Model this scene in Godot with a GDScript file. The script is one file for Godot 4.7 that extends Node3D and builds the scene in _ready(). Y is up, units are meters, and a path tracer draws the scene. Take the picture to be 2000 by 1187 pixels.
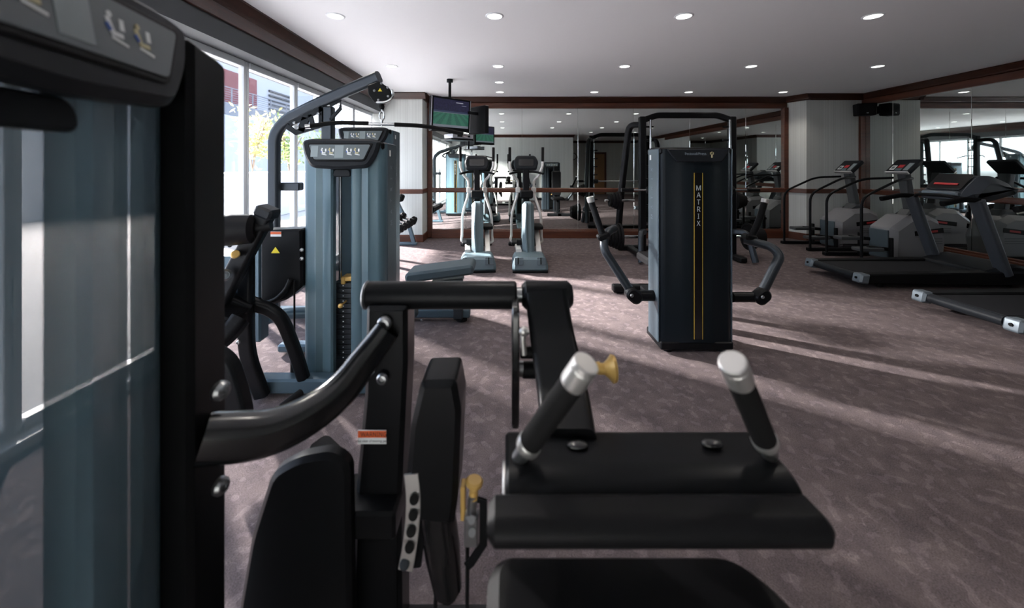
extends Node3D
# A hotel gym seen from beside a weight machine. Metres, y up, camera at eye height 1.4 looking along -z.

const EYE := 1.4
const LENS := 750.0            # focal length in pixels of the 2000 x 1187 frame
const HORIZON := Vector2(987, 327)
const CEIL := 2.8
const BACK := 7.66             # distance of the mirrored back wall
const RIGHT := 6.83
const GLASS := -2.5            # plane of the window wall
const OPENING := 2.41          # height of the window heads

var M := {}
var rng := RandomNumberGenerator.new()
var taken := {}

class Sh:
	# collects triangles with normals; winding is fixed from the normals
	var v := PackedVector3Array()
	var n := PackedVector3Array()
	var u := PackedVector2Array()
	func tri(a: Vector3, b: Vector3, c: Vector3, na: Vector3, nb: Vector3, nc: Vector3) -> void:
		if (b - a).cross(c - a).dot(na + nb + nc) > 0.0:
			v.append_array([a, c, b]); n.append_array([na, nc, nb])
		else:
			v.append_array([a, b, c]); n.append_array([na, nb, nc])
		u.append_array([Vector2.ZERO, Vector2.ZERO, Vector2.ZERO])
	func quad(a: Vector3, b: Vector3, c: Vector3, d: Vector3, na: Vector3, nb: Vector3, nc: Vector3, nd: Vector3) -> void:
		tri(a, b, c, na, nb, nc); tri(a, c, d, na, nc, nd)
	func flat(a: Vector3, b: Vector3, c: Vector3, d: Vector3, nn: Vector3) -> void:
		quad(a, b, c, d, nn, nn, nn, nn)
	# polygon in the frame's xy plane, thickened along the frame's z, edges bevelled
	func ext(poly: PackedVector2Array, depth: float, bev: float, f: Transform3D) -> Sh:
		if Geometry2D.is_polygon_clockwise(poly):
			poly.reverse()
		var k := poly.size()
		var en: Array[Vector2] = []
		for i in k:
			var e := poly[(i + 1) % k] - poly[i]
			en.append(Vector2(e.y, -e.x).normalized())
		var ins := PackedVector2Array()
		for i in k:
			var m := en[i] + en[(i + k - 1) % k]
			var q := m.normalized()
			ins.append(poly[i] - q * bev / maxf(0.35, q.dot(en[i])))
		var h := depth / 2.0
		var b := minf(bev, h * 0.9)
		var zz := f.basis.z.normalized()
		for i in k:
			var j := (i + 1) % k
			var e2 := en[i]
			var n1 := e2
			var n2 := e2
			if e2.dot(en[(i + k - 1) % k]) > 0.75:
				n1 = (e2 + en[(i + k - 1) % k]).normalized()
			if e2.dot(en[j]) > 0.75:
				n2 = (e2 + en[j]).normalized()
			var w1 := (f.basis * Vector3(n1.x, n1.y, 0)).normalized()
			var w2 := (f.basis * Vector3(n2.x, n2.y, 0)).normalized()
			var p := func(a: Vector2, z: float) -> Vector3: return f * Vector3(a.x, a.y, z)
			quad(p.call(poly[i], -h + b), p.call(poly[j], -h + b), p.call(poly[j], h - b), p.call(poly[i], h - b), w1, w2, w2, w1)
			if bev > 0.0:
				for s in [-1.0, 1.0]:
					var c1: Vector3 = (w1 + zz * s).normalized()
					var c2: Vector3 = (w2 + zz * s).normalized()
					quad(p.call(poly[i], s * (h - b)), p.call(poly[j], s * (h - b)), p.call(ins[j], s * h), p.call(ins[i], s * h), c1, c2, c2, c1)
		var t := Geometry2D.triangulate_polygon(ins)
		if t.is_empty():
			t = Geometry2D.triangulate_polygon(poly)
		for i in range(0, t.size(), 3):
			for s in [-1.0, 1.0]:
				tri(f * Vector3(ins[t[i]].x, ins[t[i]].y, s * h), f * Vector3(ins[t[i + 1]].x, ins[t[i + 1]].y, s * h), f * Vector3(ins[t[i + 2]].x, ins[t[i + 2]].y, s * h), zz * s, zz * s, zz * s)
		return self
	func box(c: Vector3, s: Vector3, bev := 0.004, b := Basis.IDENTITY) -> Sh:
		var x := s.x / 2.0
		var y := s.y / 2.0
		var cc := minf(bev, minf(x, y) * 0.9)
		var poly := PackedVector2Array([Vector2(-x + cc, -y), Vector2(x - cc, -y), Vector2(x, -y + cc), Vector2(x, y - cc), Vector2(x - cc, y), Vector2(-x + cc, y), Vector2(-x, y - cc), Vector2(-x, -y + cc)])
		if bev <= 0.0:
			poly = PackedVector2Array([Vector2(-x, -y), Vector2(x, -y), Vector2(x, y), Vector2(-x, y)])
		return ext(poly, s.z, bev, Transform3D(b, c))
	# box with rounded corners in its xy plane
	func rbox(c: Vector3, s: Vector3, r: float, bev: float, b := Basis.IDENTITY, seg := 5) -> Sh:
		return ext(Sh.rrect(s.x, s.y, r, seg), s.z, bev, Transform3D(b, c))
	static func rrect(w: float, h: float, r: float, seg := 5) -> PackedVector2Array:
		var o := PackedVector2Array()
		for q in 4:
			var cc := Vector2((w / 2 - r) * (1 if q in [0, 3] else -1), (h / 2 - r) * (1 if q < 2 else -1))
			for i in seg + 1:
				o.append(cc + Vector2.from_angle(PI / 2 * (q + float(i) / seg)) * r)
		return o
	# sweep a profile along points; caps closed
	func sweep(pts: Array, prof: PackedVector2Array, up := Vector3.UP, smooth := true, scales := []) -> Sh:
		var k := prof.size()
		var rings := []
		var norms := []
		var x := Vector3.ZERO
		var y := Vector3.ZERO
		var cen := Vector2.ZERO
		var last := Vector3.ZERO
		for i in pts.size():
			var t: Vector3 = ((pts[mini(i + 1, pts.size() - 1)] as Vector3) - (pts[maxi(i - 1, 0)] as Vector3)).normalized()
			if i == 0:
				var uu := up
				if absf(uu.dot(t)) > 0.97:
					uu = Vector3.RIGHT if absf(t.x) < 0.9 else Vector3.BACK
				x = uu.cross(t).normalized()
			else:
				x = (x - t * x.dot(t)).normalized()
			y = t.cross(x)
			var sc: float = scales[i] if scales.size() > i else 1.0
			var r := PackedVector3Array()
			var q := PackedVector3Array()
			for j in k:
				r.append((pts[i] as Vector3) + (x * prof[j].x + y * prof[j].y) * sc)
				var e := prof[(j + 1) % k] - prof[(j + k - 1) % k]
				var nn := Vector2(e.y, -e.x).normalized()
				q.append((x * nn.x + y * nn.y).normalized())
			rings.append(r); norms.append(q)
			last = t
		for i in rings.size() - 1:
			for j in k:
				var j2 := (j + 1) % k
				if smooth:
					quad(rings[i][j], rings[i][j2], rings[i + 1][j2], rings[i + 1][j], norms[i][j], norms[i][j2], norms[i + 1][j2], norms[i + 1][j])
				else:
					var nn: Vector3 = (norms[i][j] + norms[i][j2]).normalized()
					quad(rings[i][j], rings[i][j2], rings[i + 1][j2], rings[i + 1][j], nn, nn, nn, nn)
		for s in [0, rings.size() - 1]:
			var nn: Vector3 = last if s else -(((pts[1] as Vector3) - (pts[0] as Vector3)).normalized())
			for j in range(1, k - 1):
				tri(rings[s][0], rings[s][j], rings[s][j + 1], nn, nn, nn)
		return self
	static func circle(r: float, k := 14) -> PackedVector2Array:
		var o := PackedVector2Array()
		for i in k:
			o.append(Vector2.from_angle(TAU * i / k) * r)
		return o
	func tube(pts: Array, r: float, k := 14) -> Sh:
		return sweep(pts, Sh.circle(r, k))
	# turned shape round the line a-b: list of Vector2(radius, share of the way)
	func turn(a: Vector3, b: Vector3, prof: Array, k := 18) -> Sh:
		var t := (b - a).normalized()
		var x := (Vector3.UP if absf(t.y) < 0.9 else Vector3.RIGHT).cross(t).normalized()
		var y := t.cross(x)
		var l := (b - a).length()
		for i in prof.size() - 1:
			var p: Vector2 = prof[i]
			var q: Vector2 = prof[i + 1]
			var sl := Vector2((q.y - p.y) * l, -(q.x - p.x))
			if sl.length() < 1e-9:
				continue
			sl = sl.normalized()
			for j in k:
				var d1 := x * cos(TAU * j / k) + y * sin(TAU * j / k)
				var d2 := x * cos(TAU * (j + 1) / k) + y * sin(TAU * (j + 1) / k)
				var n1 := (d1 * sl.x + t * sl.y).normalized()
				var n2 := (d2 * sl.x + t * sl.y).normalized()
				var pa := a + t * l * p.y
				var qa := a + t * l * q.y
				if p.x < 1e-6:
					tri(pa, qa + d1 * q.x, qa + d2 * q.x, n1, n1, n2)
				elif q.x < 1e-6:
					tri(pa + d1 * p.x, pa + d2 * p.x, qa, n1, n2, n1)
				else:
					quad(pa + d1 * p.x, pa + d2 * p.x, qa + d2 * q.x, qa + d1 * q.x, n1, n2, n2, n1)
		return self
	func cyl(a: Vector3, b: Vector3, r: float, k := 18, bev := 0.0) -> Sh:
		var l := (b - a).length()
		var e := minf(bev, l * 0.4) / l
		var ri := r - minf(bev, r * 0.6)
		return turn(a, b, [Vector2(0, 0), Vector2(ri, 0), Vector2(r, e), Vector2(r, 1.0 - e), Vector2(ri, 1), Vector2(0, 1)], k)
	func ball(c: Vector3, r: Vector3, k := 14) -> Sh:
		var hh := 8
		for i in hh:
			for j in k:
				var g := func(a: int, b: int) -> Vector3:
					var th := PI * a / hh
					return Vector3(sin(th) * cos(TAU * b / k), cos(th), sin(th) * sin(TAU * b / k))
				var q := [g.call(i, j), g.call(i, j + 1), g.call(i + 1, j + 1), g.call(i + 1, j)]
				quad(c + q[0] * r, c + q[1] * r, c + q[2] * r, c + q[3] * r, (q[0] / r).normalized(), (q[1] / r).normalized(), (q[2] / r).normalized(), (q[3] / r).normalized())
		return self
	# a standing sheet: plan line of Vector2(x, z), thickened, from y0 to y1
	func sheet(line: Array, thick: float, y0: float, y1: float) -> Sh:
		var poly := PackedVector2Array()
		var other := PackedVector2Array()
		for i in line.size():
			var a: Vector2 = line[maxi(i - 1, 0)]
			var b: Vector2 = line[mini(i + 1, line.size() - 1)]
			var e := (b - a).normalized()
			var nn := Vector2(e.y, -e.x)
			poly.append(line[i])
			other.append(line[i] + nn * thick)
		other.reverse()
		poly.append_array(other)
		return ext(poly, y1 - y0, 0.0, Transform3D(Basis(Vector3.RIGHT, Vector3.BACK, Vector3.DOWN), Vector3(0, (y0 + y1) / 2, 0)))
	func picture(c: Vector3, right: Vector3, up: Vector3) -> Sh:
		var nn := right.cross(up).normalized()
		var a := c - right / 2 - up / 2
		var b := c + right / 2 - up / 2
		var d := c + right / 2 + up / 2
		var e := c - right / 2 + up / 2
		v.append_array([a, d, b, a, e, d])
		n.append_array([nn, nn, nn, nn, nn, nn])
		u.append_array([Vector2(0, 1), Vector2(1, 0), Vector2(1, 1), Vector2(0, 1), Vector2(0, 0), Vector2(1, 0)])
		return self
	func mesh() -> ArrayMesh:
		var arr := []
		arr.resize(Mesh.ARRAY_MAX)
		arr[Mesh.ARRAY_VERTEX] = v
		arr[Mesh.ARRAY_NORMAL] = n
		arr[Mesh.ARRAY_TEX_UV] = u
		var m := ArrayMesh.new()
		m.add_surface_from_arrays(Mesh.PRIMITIVE_TRIANGLES, arr)
		return m

# round the corners of a line of points
static func bend(pts: Array, r: float, seg := 6) -> Array:
	var o := [pts[0]]
	for i in range(1, pts.size() - 1):
		var p: Vector3 = pts[i]
		var a: Vector3 = pts[i - 1] - p
		var b: Vector3 = pts[i + 1] - p
		var d := minf(r, minf(a.length(), b.length()) * 0.48)
		var s := p + a.normalized() * d
		var e := p + b.normalized() * d
		for k in seg + 1:
			var t := float(k) / seg
			o.append(s * (1 - t) * (1 - t) + p * 2 * t * (1 - t) + e * t * t)
	o.append(pts[-1])
	return o

static func rounded(pts: Array, r: float, seg := 4) -> PackedVector2Array:
	var o := PackedVector2Array()
	var k := pts.size()
	for i in k:
		var p: Vector2 = pts[i]
		var a: Vector2 = pts[(i + k - 1) % k] - p
		var b: Vector2 = pts[(i + 1) % k] - p
		var d := minf(r, minf(a.length(), b.length()) * 0.45)
		var s := p + a.normalized() * d
		var e := p + b.normalized() * d
		for q in seg + 1:
			var t := float(q) / seg
			o.append(s * (1 - t) * (1 - t) + p * 2 * t * (1 - t) + e * t * t)
	return o

# where a point measured in the photograph stands, given its distance
static func sv(x: float, y: float, d: float) -> Vector3:
	return Vector3((x - HORIZON.x) / LENS * d, EYE + (HORIZON.y - y) / LENS * d, -d)

static func sv2(x: float, y: float, d: float) -> Vector2:
	var p := sv(x, y, d)
	return Vector2(p.x, p.y)

static func outline(px: Array, d: float) -> Array:
	var o := []
	for p in px:
		o.append(sv2(p[0], p[1], d))
	return o

static func at_depth(d: float) -> Transform3D:
	return Transform3D(Basis.IDENTITY, Vector3(0, 0, -d))

func numbered(called: String) -> String:
	var k: int = taken.get(called, 0)
	taken[called] = k + 1
	return called if k == 0 else "%s_%03d" % [called, k]

func part(parent: Node, called: String, sh: Sh, m: Material, label := "") -> MeshInstance3D:
	var o := MeshInstance3D.new()
	o.name = called
	o.mesh = sh.mesh()
	o.material_override = m
	parent.add_child(o, true)
	if label:
		o.set_meta("label", label)
	return o

func thing(called: String, label: String, category: String, where := Vector3.ZERO, turned := 0.0, group := "") -> Node3D:
	var o := Node3D.new()
	o.name = numbered(called)
	add_child(o)
	o.position = where
	o.rotation.y = turned
	o.set_meta("label", label)
	o.set_meta("category", category)
	if group:
		o.set_meta("group", group)
	return o

func single(called: String, sh: Sh, m: Material, label: String, category: String, group := "") -> MeshInstance3D:
	var o := part(self, numbered(called), sh, m, label)
	o.set_meta("category", category)
	if group:
		o.set_meta("group", group)
	return o

func struct(called: String, sh: Sh, m: Material, label: String) -> MeshInstance3D:
	var o := part(self, called, sh, m, label)
	o.set_meta("kind", "structure")
	return o

func lettering(parent: Node, text: String, high: float, m: Material, where: Transform3D, called := "lettering", serif := false) -> MeshInstance3D:
	var f := SystemFont.new()
	f.font_names = PackedStringArray(["Droid Serif" if serif else "Droid Sans"])
	var t := TextMesh.new()
	t.text = text
	t.font = f
	t.font_size = 32
	t.pixel_size = high / 23.0
	t.depth = 0.0008
	t.curve_step = 2.0
	var o := MeshInstance3D.new()
	o.name = called
	o.mesh = t
	o.material_override = m
	parent.add_child(o, true)
	o.transform = where
	return o

func mat(key: String, c: Color, rough: float, metal := 0.0) -> StandardMaterial3D:
	var m := StandardMaterial3D.new()
	m.resource_name = key
	m.albedo_color = c
	m.roughness = rough
	m.metallic = metal
	M[key] = m
	return m

func rgb(r: int, g: int, b: int) -> Color:
	return Color(r / 255.0, g / 255.0, b / 255.0)

func noise(seed_: int, freq: float, kind := FastNoiseLite.TYPE_SIMPLEX_SMOOTH, oct := 3) -> FastNoiseLite:
	var f := FastNoiseLite.new()
	f.seed = seed_
	f.frequency = freq
	f.noise_type = kind
	f.fractal_octaves = oct
	return f

func tex(im: Image) -> ImageTexture:
	return ImageTexture.create_from_image(im)

func carpet_images() -> Array:
	# mauve loop pile with pale leaf flecks and thin pale twig lines, 2.4 m to a repeat
	var s := 1024
	var a := noise(3, 0.35, FastNoiseLite.TYPE_SIMPLEX_SMOOTH, 2).get_seamless_image(s, s)
	var b := noise(9, 0.016, FastNoiseLite.TYPE_SIMPLEX_SMOOTH, 4).get_seamless_image(s, s)
	var c := noise(21, 0.02, FastNoiseLite.TYPE_SIMPLEX_SMOOTH, 2).get_seamless_image(s, s)
	var d := noise(33, 0.026, FastNoiseLite.TYPE_SIMPLEX_SMOOTH, 2).get_seamless_image(s, s)
	var e := noise(41, 0.012, FastNoiseLite.TYPE_SIMPLEX_SMOOTH, 2).get_seamless_image(s, s)
	var im := Image.create(s, s, false, Image.FORMAT_RGB8)
	var hm := Image.create(s, s, false, Image.FORMAT_L8)
	var base := Color(0.376, 0.340, 0.343)
	for y in s:
		for x in s:
			var fine := a.get_pixel(x, y).r - 0.5
			var blot := b.get_pixel(x, y).r - 0.5
			var fleck := smoothstep(0.64, 0.7, d.get_pixel(x, y).r)
			var line := 1.0 - smoothstep(0.0, 0.012, absf(c.get_pixel(x, y).r - 0.5))
			line *= smoothstep(0.42, 0.5, e.get_pixel(x, y).r)
			var k := 1.0 + fine * 0.42 + blot * 0.22 + fleck * 0.14 + line * 0.2
			im.set_pixel(x, y, Color(base.r * k, base.g * k, base.b * (k - blot * 0.04)))
			var g := 0.5 + fine * 0.9
			hm.set_pixel(x, y, Color(g, g, g))
	return [tex(im), tex(hm)]

func wood_image(c1: Color, c2: Color) -> ImageTexture:
	var s := 512
	var f := noise(5, 0.02, FastNoiseLite.TYPE_SIMPLEX_SMOOTH, 4)
	var im := Image.create(s, s, false, Image.FORMAT_RGB8)
	for y in s:
		for x in s:
			var w := f.get_noise_2d(x * 0.12, y * 2.2) * 0.5 + 0.5
			var g := f.get_noise_2d(x * 0.4 + 900.0, y * 9.0) * 0.5 + 0.5
			im.set_pixel(x, y, c1.lerp(c2, clampf(w * 0.7 + g * 0.35 - 0.05, 0, 1)))
	return tex(im)

func paper_image() -> ImageTexture:
	# wallpaper: fine upright stripes of uneven width
	var s := 512
	var im := Image.create(s, s, false, Image.FORMAT_RGB8)
	var f := noise(14, 0.11, FastNoiseLite.TYPE_VALUE, 2)
	var q := noise(15, 0.4, FastNoiseLite.TYPE_SIMPLEX, 1)
	for x in s:
		var w := f.get_noise_1d(x * 1.6)
		for y in s:
			var k := 0.78 + w * 0.06 + q.get_noise_2d(x, y * 0.3) * 0.012
			im.set_pixel(x, y, Color(k * 0.985, k, k * 0.985))
	return tex(im)

func broadcast_image() -> ImageTexture:
	# a football broadcast: dark stands above, mown pitch below
	var w := 160
	var h := 100
	var im := Image.create(w, h, false, Image.FORMAT_RGB8)
	var q := noise(77, 0.08, FastNoiseLite.TYPE_SIMPLEX, 3)
	for y in h:
		for x in w:
			var c := Color(0.10, 0.10, 0.22).lerp(Color(0.22, 0.2, 0.36), q.get_noise_2d(x, y) * 0.5 + 0.5)
			if y > 46:
				var t := (x - 80.0) / (y - 20.0)
				c = Color(0.22, 0.5, 0.4) if int(floor(t * 3.0 + 100.0)) % 2 == 0 else Color(0.17, 0.42, 0.34)
				c = c.lightened(0.12 * (q.get_noise_2d(x * 2, y * 2) * 0.5 + 0.5))
				if y < 49 or y > 90:
					c = Color(0.55, 0.58, 0.62)
			elif y > 40:
				c = Color(0.25, 0.3, 0.42)
			if y > 6 and y < 10 and x > 98 and x < 132:
				c = Color(0.85, 0.85, 0.9)
			if y > 16 and y < 19 and x > 124 and x < 148:
				c = Color(0.7, 0.7, 0.78)
			im.set_pixel(x, y, c)
	return tex(im)

func make_materials() -> void:
	var cp := carpet_images()
	var m := mat("carpet", Color.WHITE, 1.0)
	m.albedo_texture = cp[0]
	m.uv1_triplanar = true
	m.uv1_world_triplanar = true
	m.uv1_scale = Vector3.ONE / 2.4
	m.heightmap_enabled = true
	m.heightmap_texture = cp[1]
	m.heightmap_scale = 0.22
	m.metallic_specular = 0.1
	m = mat("plaster", rgb(226, 226, 228), 0.9)
	m = mat("wallpaper", Color(1, 1, 1), 0.85)
	m.albedo_texture = paper_image()
	m.uv1_triplanar = true
	m.uv1_world_triplanar = true
	m.uv1_scale = Vector3(1.6, 1.6, 1.6)
	var grain := wood_image(rgb(58, 30, 20), rgb(112, 62, 40))
	m = mat("wood", Color.WHITE, 0.38)
	m.albedo_texture = grain
	m.uv1_triplanar = true
	m.uv1_world_triplanar = true
	m.uv1_scale = Vector3(0.8, 0.8, 0.8)
	m = mat("wood_light", rgb(255, 225, 195), 0.4)
	m.albedo_texture = wood_image(rgb(120, 72, 46), rgb(164, 104, 70))
	m.uv1_triplanar = true
	m = mat("wood_dark", rgb(175, 165, 155), 0.35)
	m.albedo_texture = grain
	m.uv1_triplanar = true
	m.uv1_world_triplanar = true
	m = mat("mirror", rgb(238, 244, 241), 0.015, 1.0)
	m = mat("seam", rgb(60, 62, 62), 0.5)
	mat("fascia", rgb(74, 77, 80), 0.8)
	mat("white_frame", rgb(222, 225, 228), 0.45)
	mat("black_metal", rgb(25, 26, 28), 0.34, 0.35)
	mat("black_gloss", rgb(20, 21, 23), 0.2, 0.2)
	mat("iron", rgb(46, 52, 58), 0.38, 0.5)
	mat("blue_iron", rgb(74, 92, 103), 0.36, 0.45)
	mat("dark_plastic", rgb(31, 34, 38), 0.45)
	mat("black_plastic", rgb(17, 18, 20), 0.5)
	mat("rubber", rgb(22, 22, 23), 0.75)
	m = mat("vinyl", rgb(19, 19, 21), 0.48)
	m = mat("grey_vinyl", rgb(70, 82, 88), 0.45)
	mat("chrome", rgb(205, 208, 210), 0.16, 1.0)
	mat("aluminium", rgb(206, 205, 203), 0.38, 0.85)
	mat("steel", rgb(150, 152, 154), 0.3, 0.9)
	mat("gold", rgb(196, 160, 92), 0.35, 0.3)
	mat("gold_line", rgb(178, 146, 62), 0.4, 0.3)
	mat("letter_grey", rgb(172, 178, 182), 0.5)
	mat("letter_dim", rgb(120, 132, 140), 0.5)
	mat("strip_black", rgb(12, 12, 14), 0.25)
	m = mat("smoked", rgb(92, 118, 130), 0.3, 0.1)
	m.transparency = BaseMaterial3D.TRANSPARENCY_ALPHA
	m.albedo_color.a = 0.72
	mat("smoked_dark", rgb(24, 30, 35), 0.3, 0.1)
	m = mat("pane", rgb(235, 243, 245), 0.02)
	m.transparency = BaseMaterial3D.TRANSPARENCY_ALPHA
	m.albedo_color.a = 0.06
	mat("side_panel", rgb(76, 90, 99), 0.4, 0.3)
	mat("panel_grey", rgb(86, 96, 100), 0.4)
	mat("panel_light", rgb(128, 140, 143), 0.4)
	mat("print_white", rgb(222, 226, 226), 0.6)
	mat("print_blue", rgb(60, 92, 165), 0.6)
	mat("print_sand", rgb(188, 180, 140), 0.6)
	mat("print_yellow", rgb(226, 206, 40), 0.6)
	mat("print_orange", rgb(214, 92, 40), 0.6)
	mat("print_red", rgb(178, 36, 42), 0.5)
	mat("print_black", rgb(18, 18, 18), 0.6)
	mat("cardio_teal", rgb(90, 108, 115), 0.5)
	mat("cardio_pad", rgb(66, 79, 86), 0.6)
	mat("cardio_white", rgb(208, 206, 202), 0.4, 0.1)
	mat("stepper_grey", rgb(122, 122, 126), 0.45)
	mat("stepper_dark", rgb(66, 69, 72), 0.5)
	mat("treadmill_grey", rgb(70, 75, 82), 0.42, 0.2)
	mat("treadmill_light", rgb(104, 114, 122), 0.35, 0.3)
	mat("belt", rgb(32, 33, 36), 0.7)
	mat("tv_silver", rgb(150, 152, 158), 0.4, 0.4)
	m = mat("tv_screen", rgb(10, 10, 12), 0.3)
	m.emission_enabled = true
	m.emission = Color.BLACK
	m.emission_texture = broadcast_image()
	m.emission_energy_multiplier = 0.5
	m = mat("lamp_glow", rgb(250, 250, 248), 0.5)
	m.emission_enabled = true
	m.emission = rgb(255, 252, 246)
	m.emission_energy_multiplier = 4.0
	m = mat("flood_glow", rgb(250, 250, 248), 0.5)
	m.emission_enabled = true
	m.emission = rgb(255, 246, 236)
	m.emission_energy_multiplier = 8.0
	mat("outdoor_white", rgb(172, 175, 180), 0.8)
	mat("outdoor_grey", rgb(128, 130, 136), 0.8)
	mat("outdoor_red", rgb(112, 32, 40), 0.7)
	mat("outdoor_dark", rgb(48, 52, 58), 0.6)
	mat("paving", rgb(150, 148, 148), 0.8)
	m = mat("leaf", rgb(84, 100, 48), 0.6)
	m.backlight_enabled = true
	m.backlight = rgb(90, 110, 40)
	m = mat("leaf_pale", rgb(128, 130, 70), 0.6)
	m.backlight_enabled = true
	m.backlight = rgb(110, 110, 50)
	mat("bark", rgb(96, 80, 66), 0.9)
	for k in ["vinyl", "rubber", "black_plastic", "dark_plastic", "black_metal", "smoked_dark", "belt", "grey_vinyl"]:
		M[k].metallic_specular = 0.25
	M.black_gloss.metallic_specular = 0.85
	mat("door_wood", rgb(150, 110, 70), 0.5)

func make_view() -> void:
	var cam := Camera3D.new()
	cam.name = "camera"
	add_child(cam)
	cam.position = Vector3(0, EYE, 0)
	var att := CameraAttributesPhysical.new()
	att.frustum_focus_distance = 4.0
	att.frustum_focal_length = 20.0
	att.exposure_aperture = 3.0
	att.frustum_near = 0.05
	att.frustum_far = 200.0
	cam.attributes = att
	cam.keep_aspect = Camera3D.KEEP_HEIGHT
	cam.near = 0.05
	cam.far = 200.0
	cam.projection = Camera3D.PROJECTION_FRUSTUM
	cam.size = 1187.0 / LENS * 0.05
	cam.frustum_offset = Vector2((1000.0 - HORIZON.x) / LENS, (HORIZON.y - 593.5) / LENS) * 0.05
	cam.current = true
	var e := Environment.new()
	e.tonemap_mode = Environment.TONE_MAPPER_LINEAR
	e.tonemap_exposure = EXPOSURE
	e.background_mode = Environment.BG_SKY
	var sky := Sky.new()
	var sm := ProceduralSkyMaterial.new()
	sm.sky_top_color = rgb(172, 191, 220)
	sm.sky_horizon_color = rgb(222, 229, 240)
	sm.ground_horizon_color = rgb(190, 196, 204)
	sm.ground_bottom_color = rgb(140, 142, 146)
	sm.sky_energy_multiplier = SKY
	sm.ground_energy_multiplier = SKY * 0.5
	sm.sun_angle_max = 1.0
	sky.sky_material = sm
	e.sky = sky
	e.sdfgi_enabled = true
	e.ssao_enabled = true
	e.ssil_enabled = true
	var we := WorldEnvironment.new()
	we.name = "surroundings"
	we.environment = e
	add_child(we)

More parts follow.
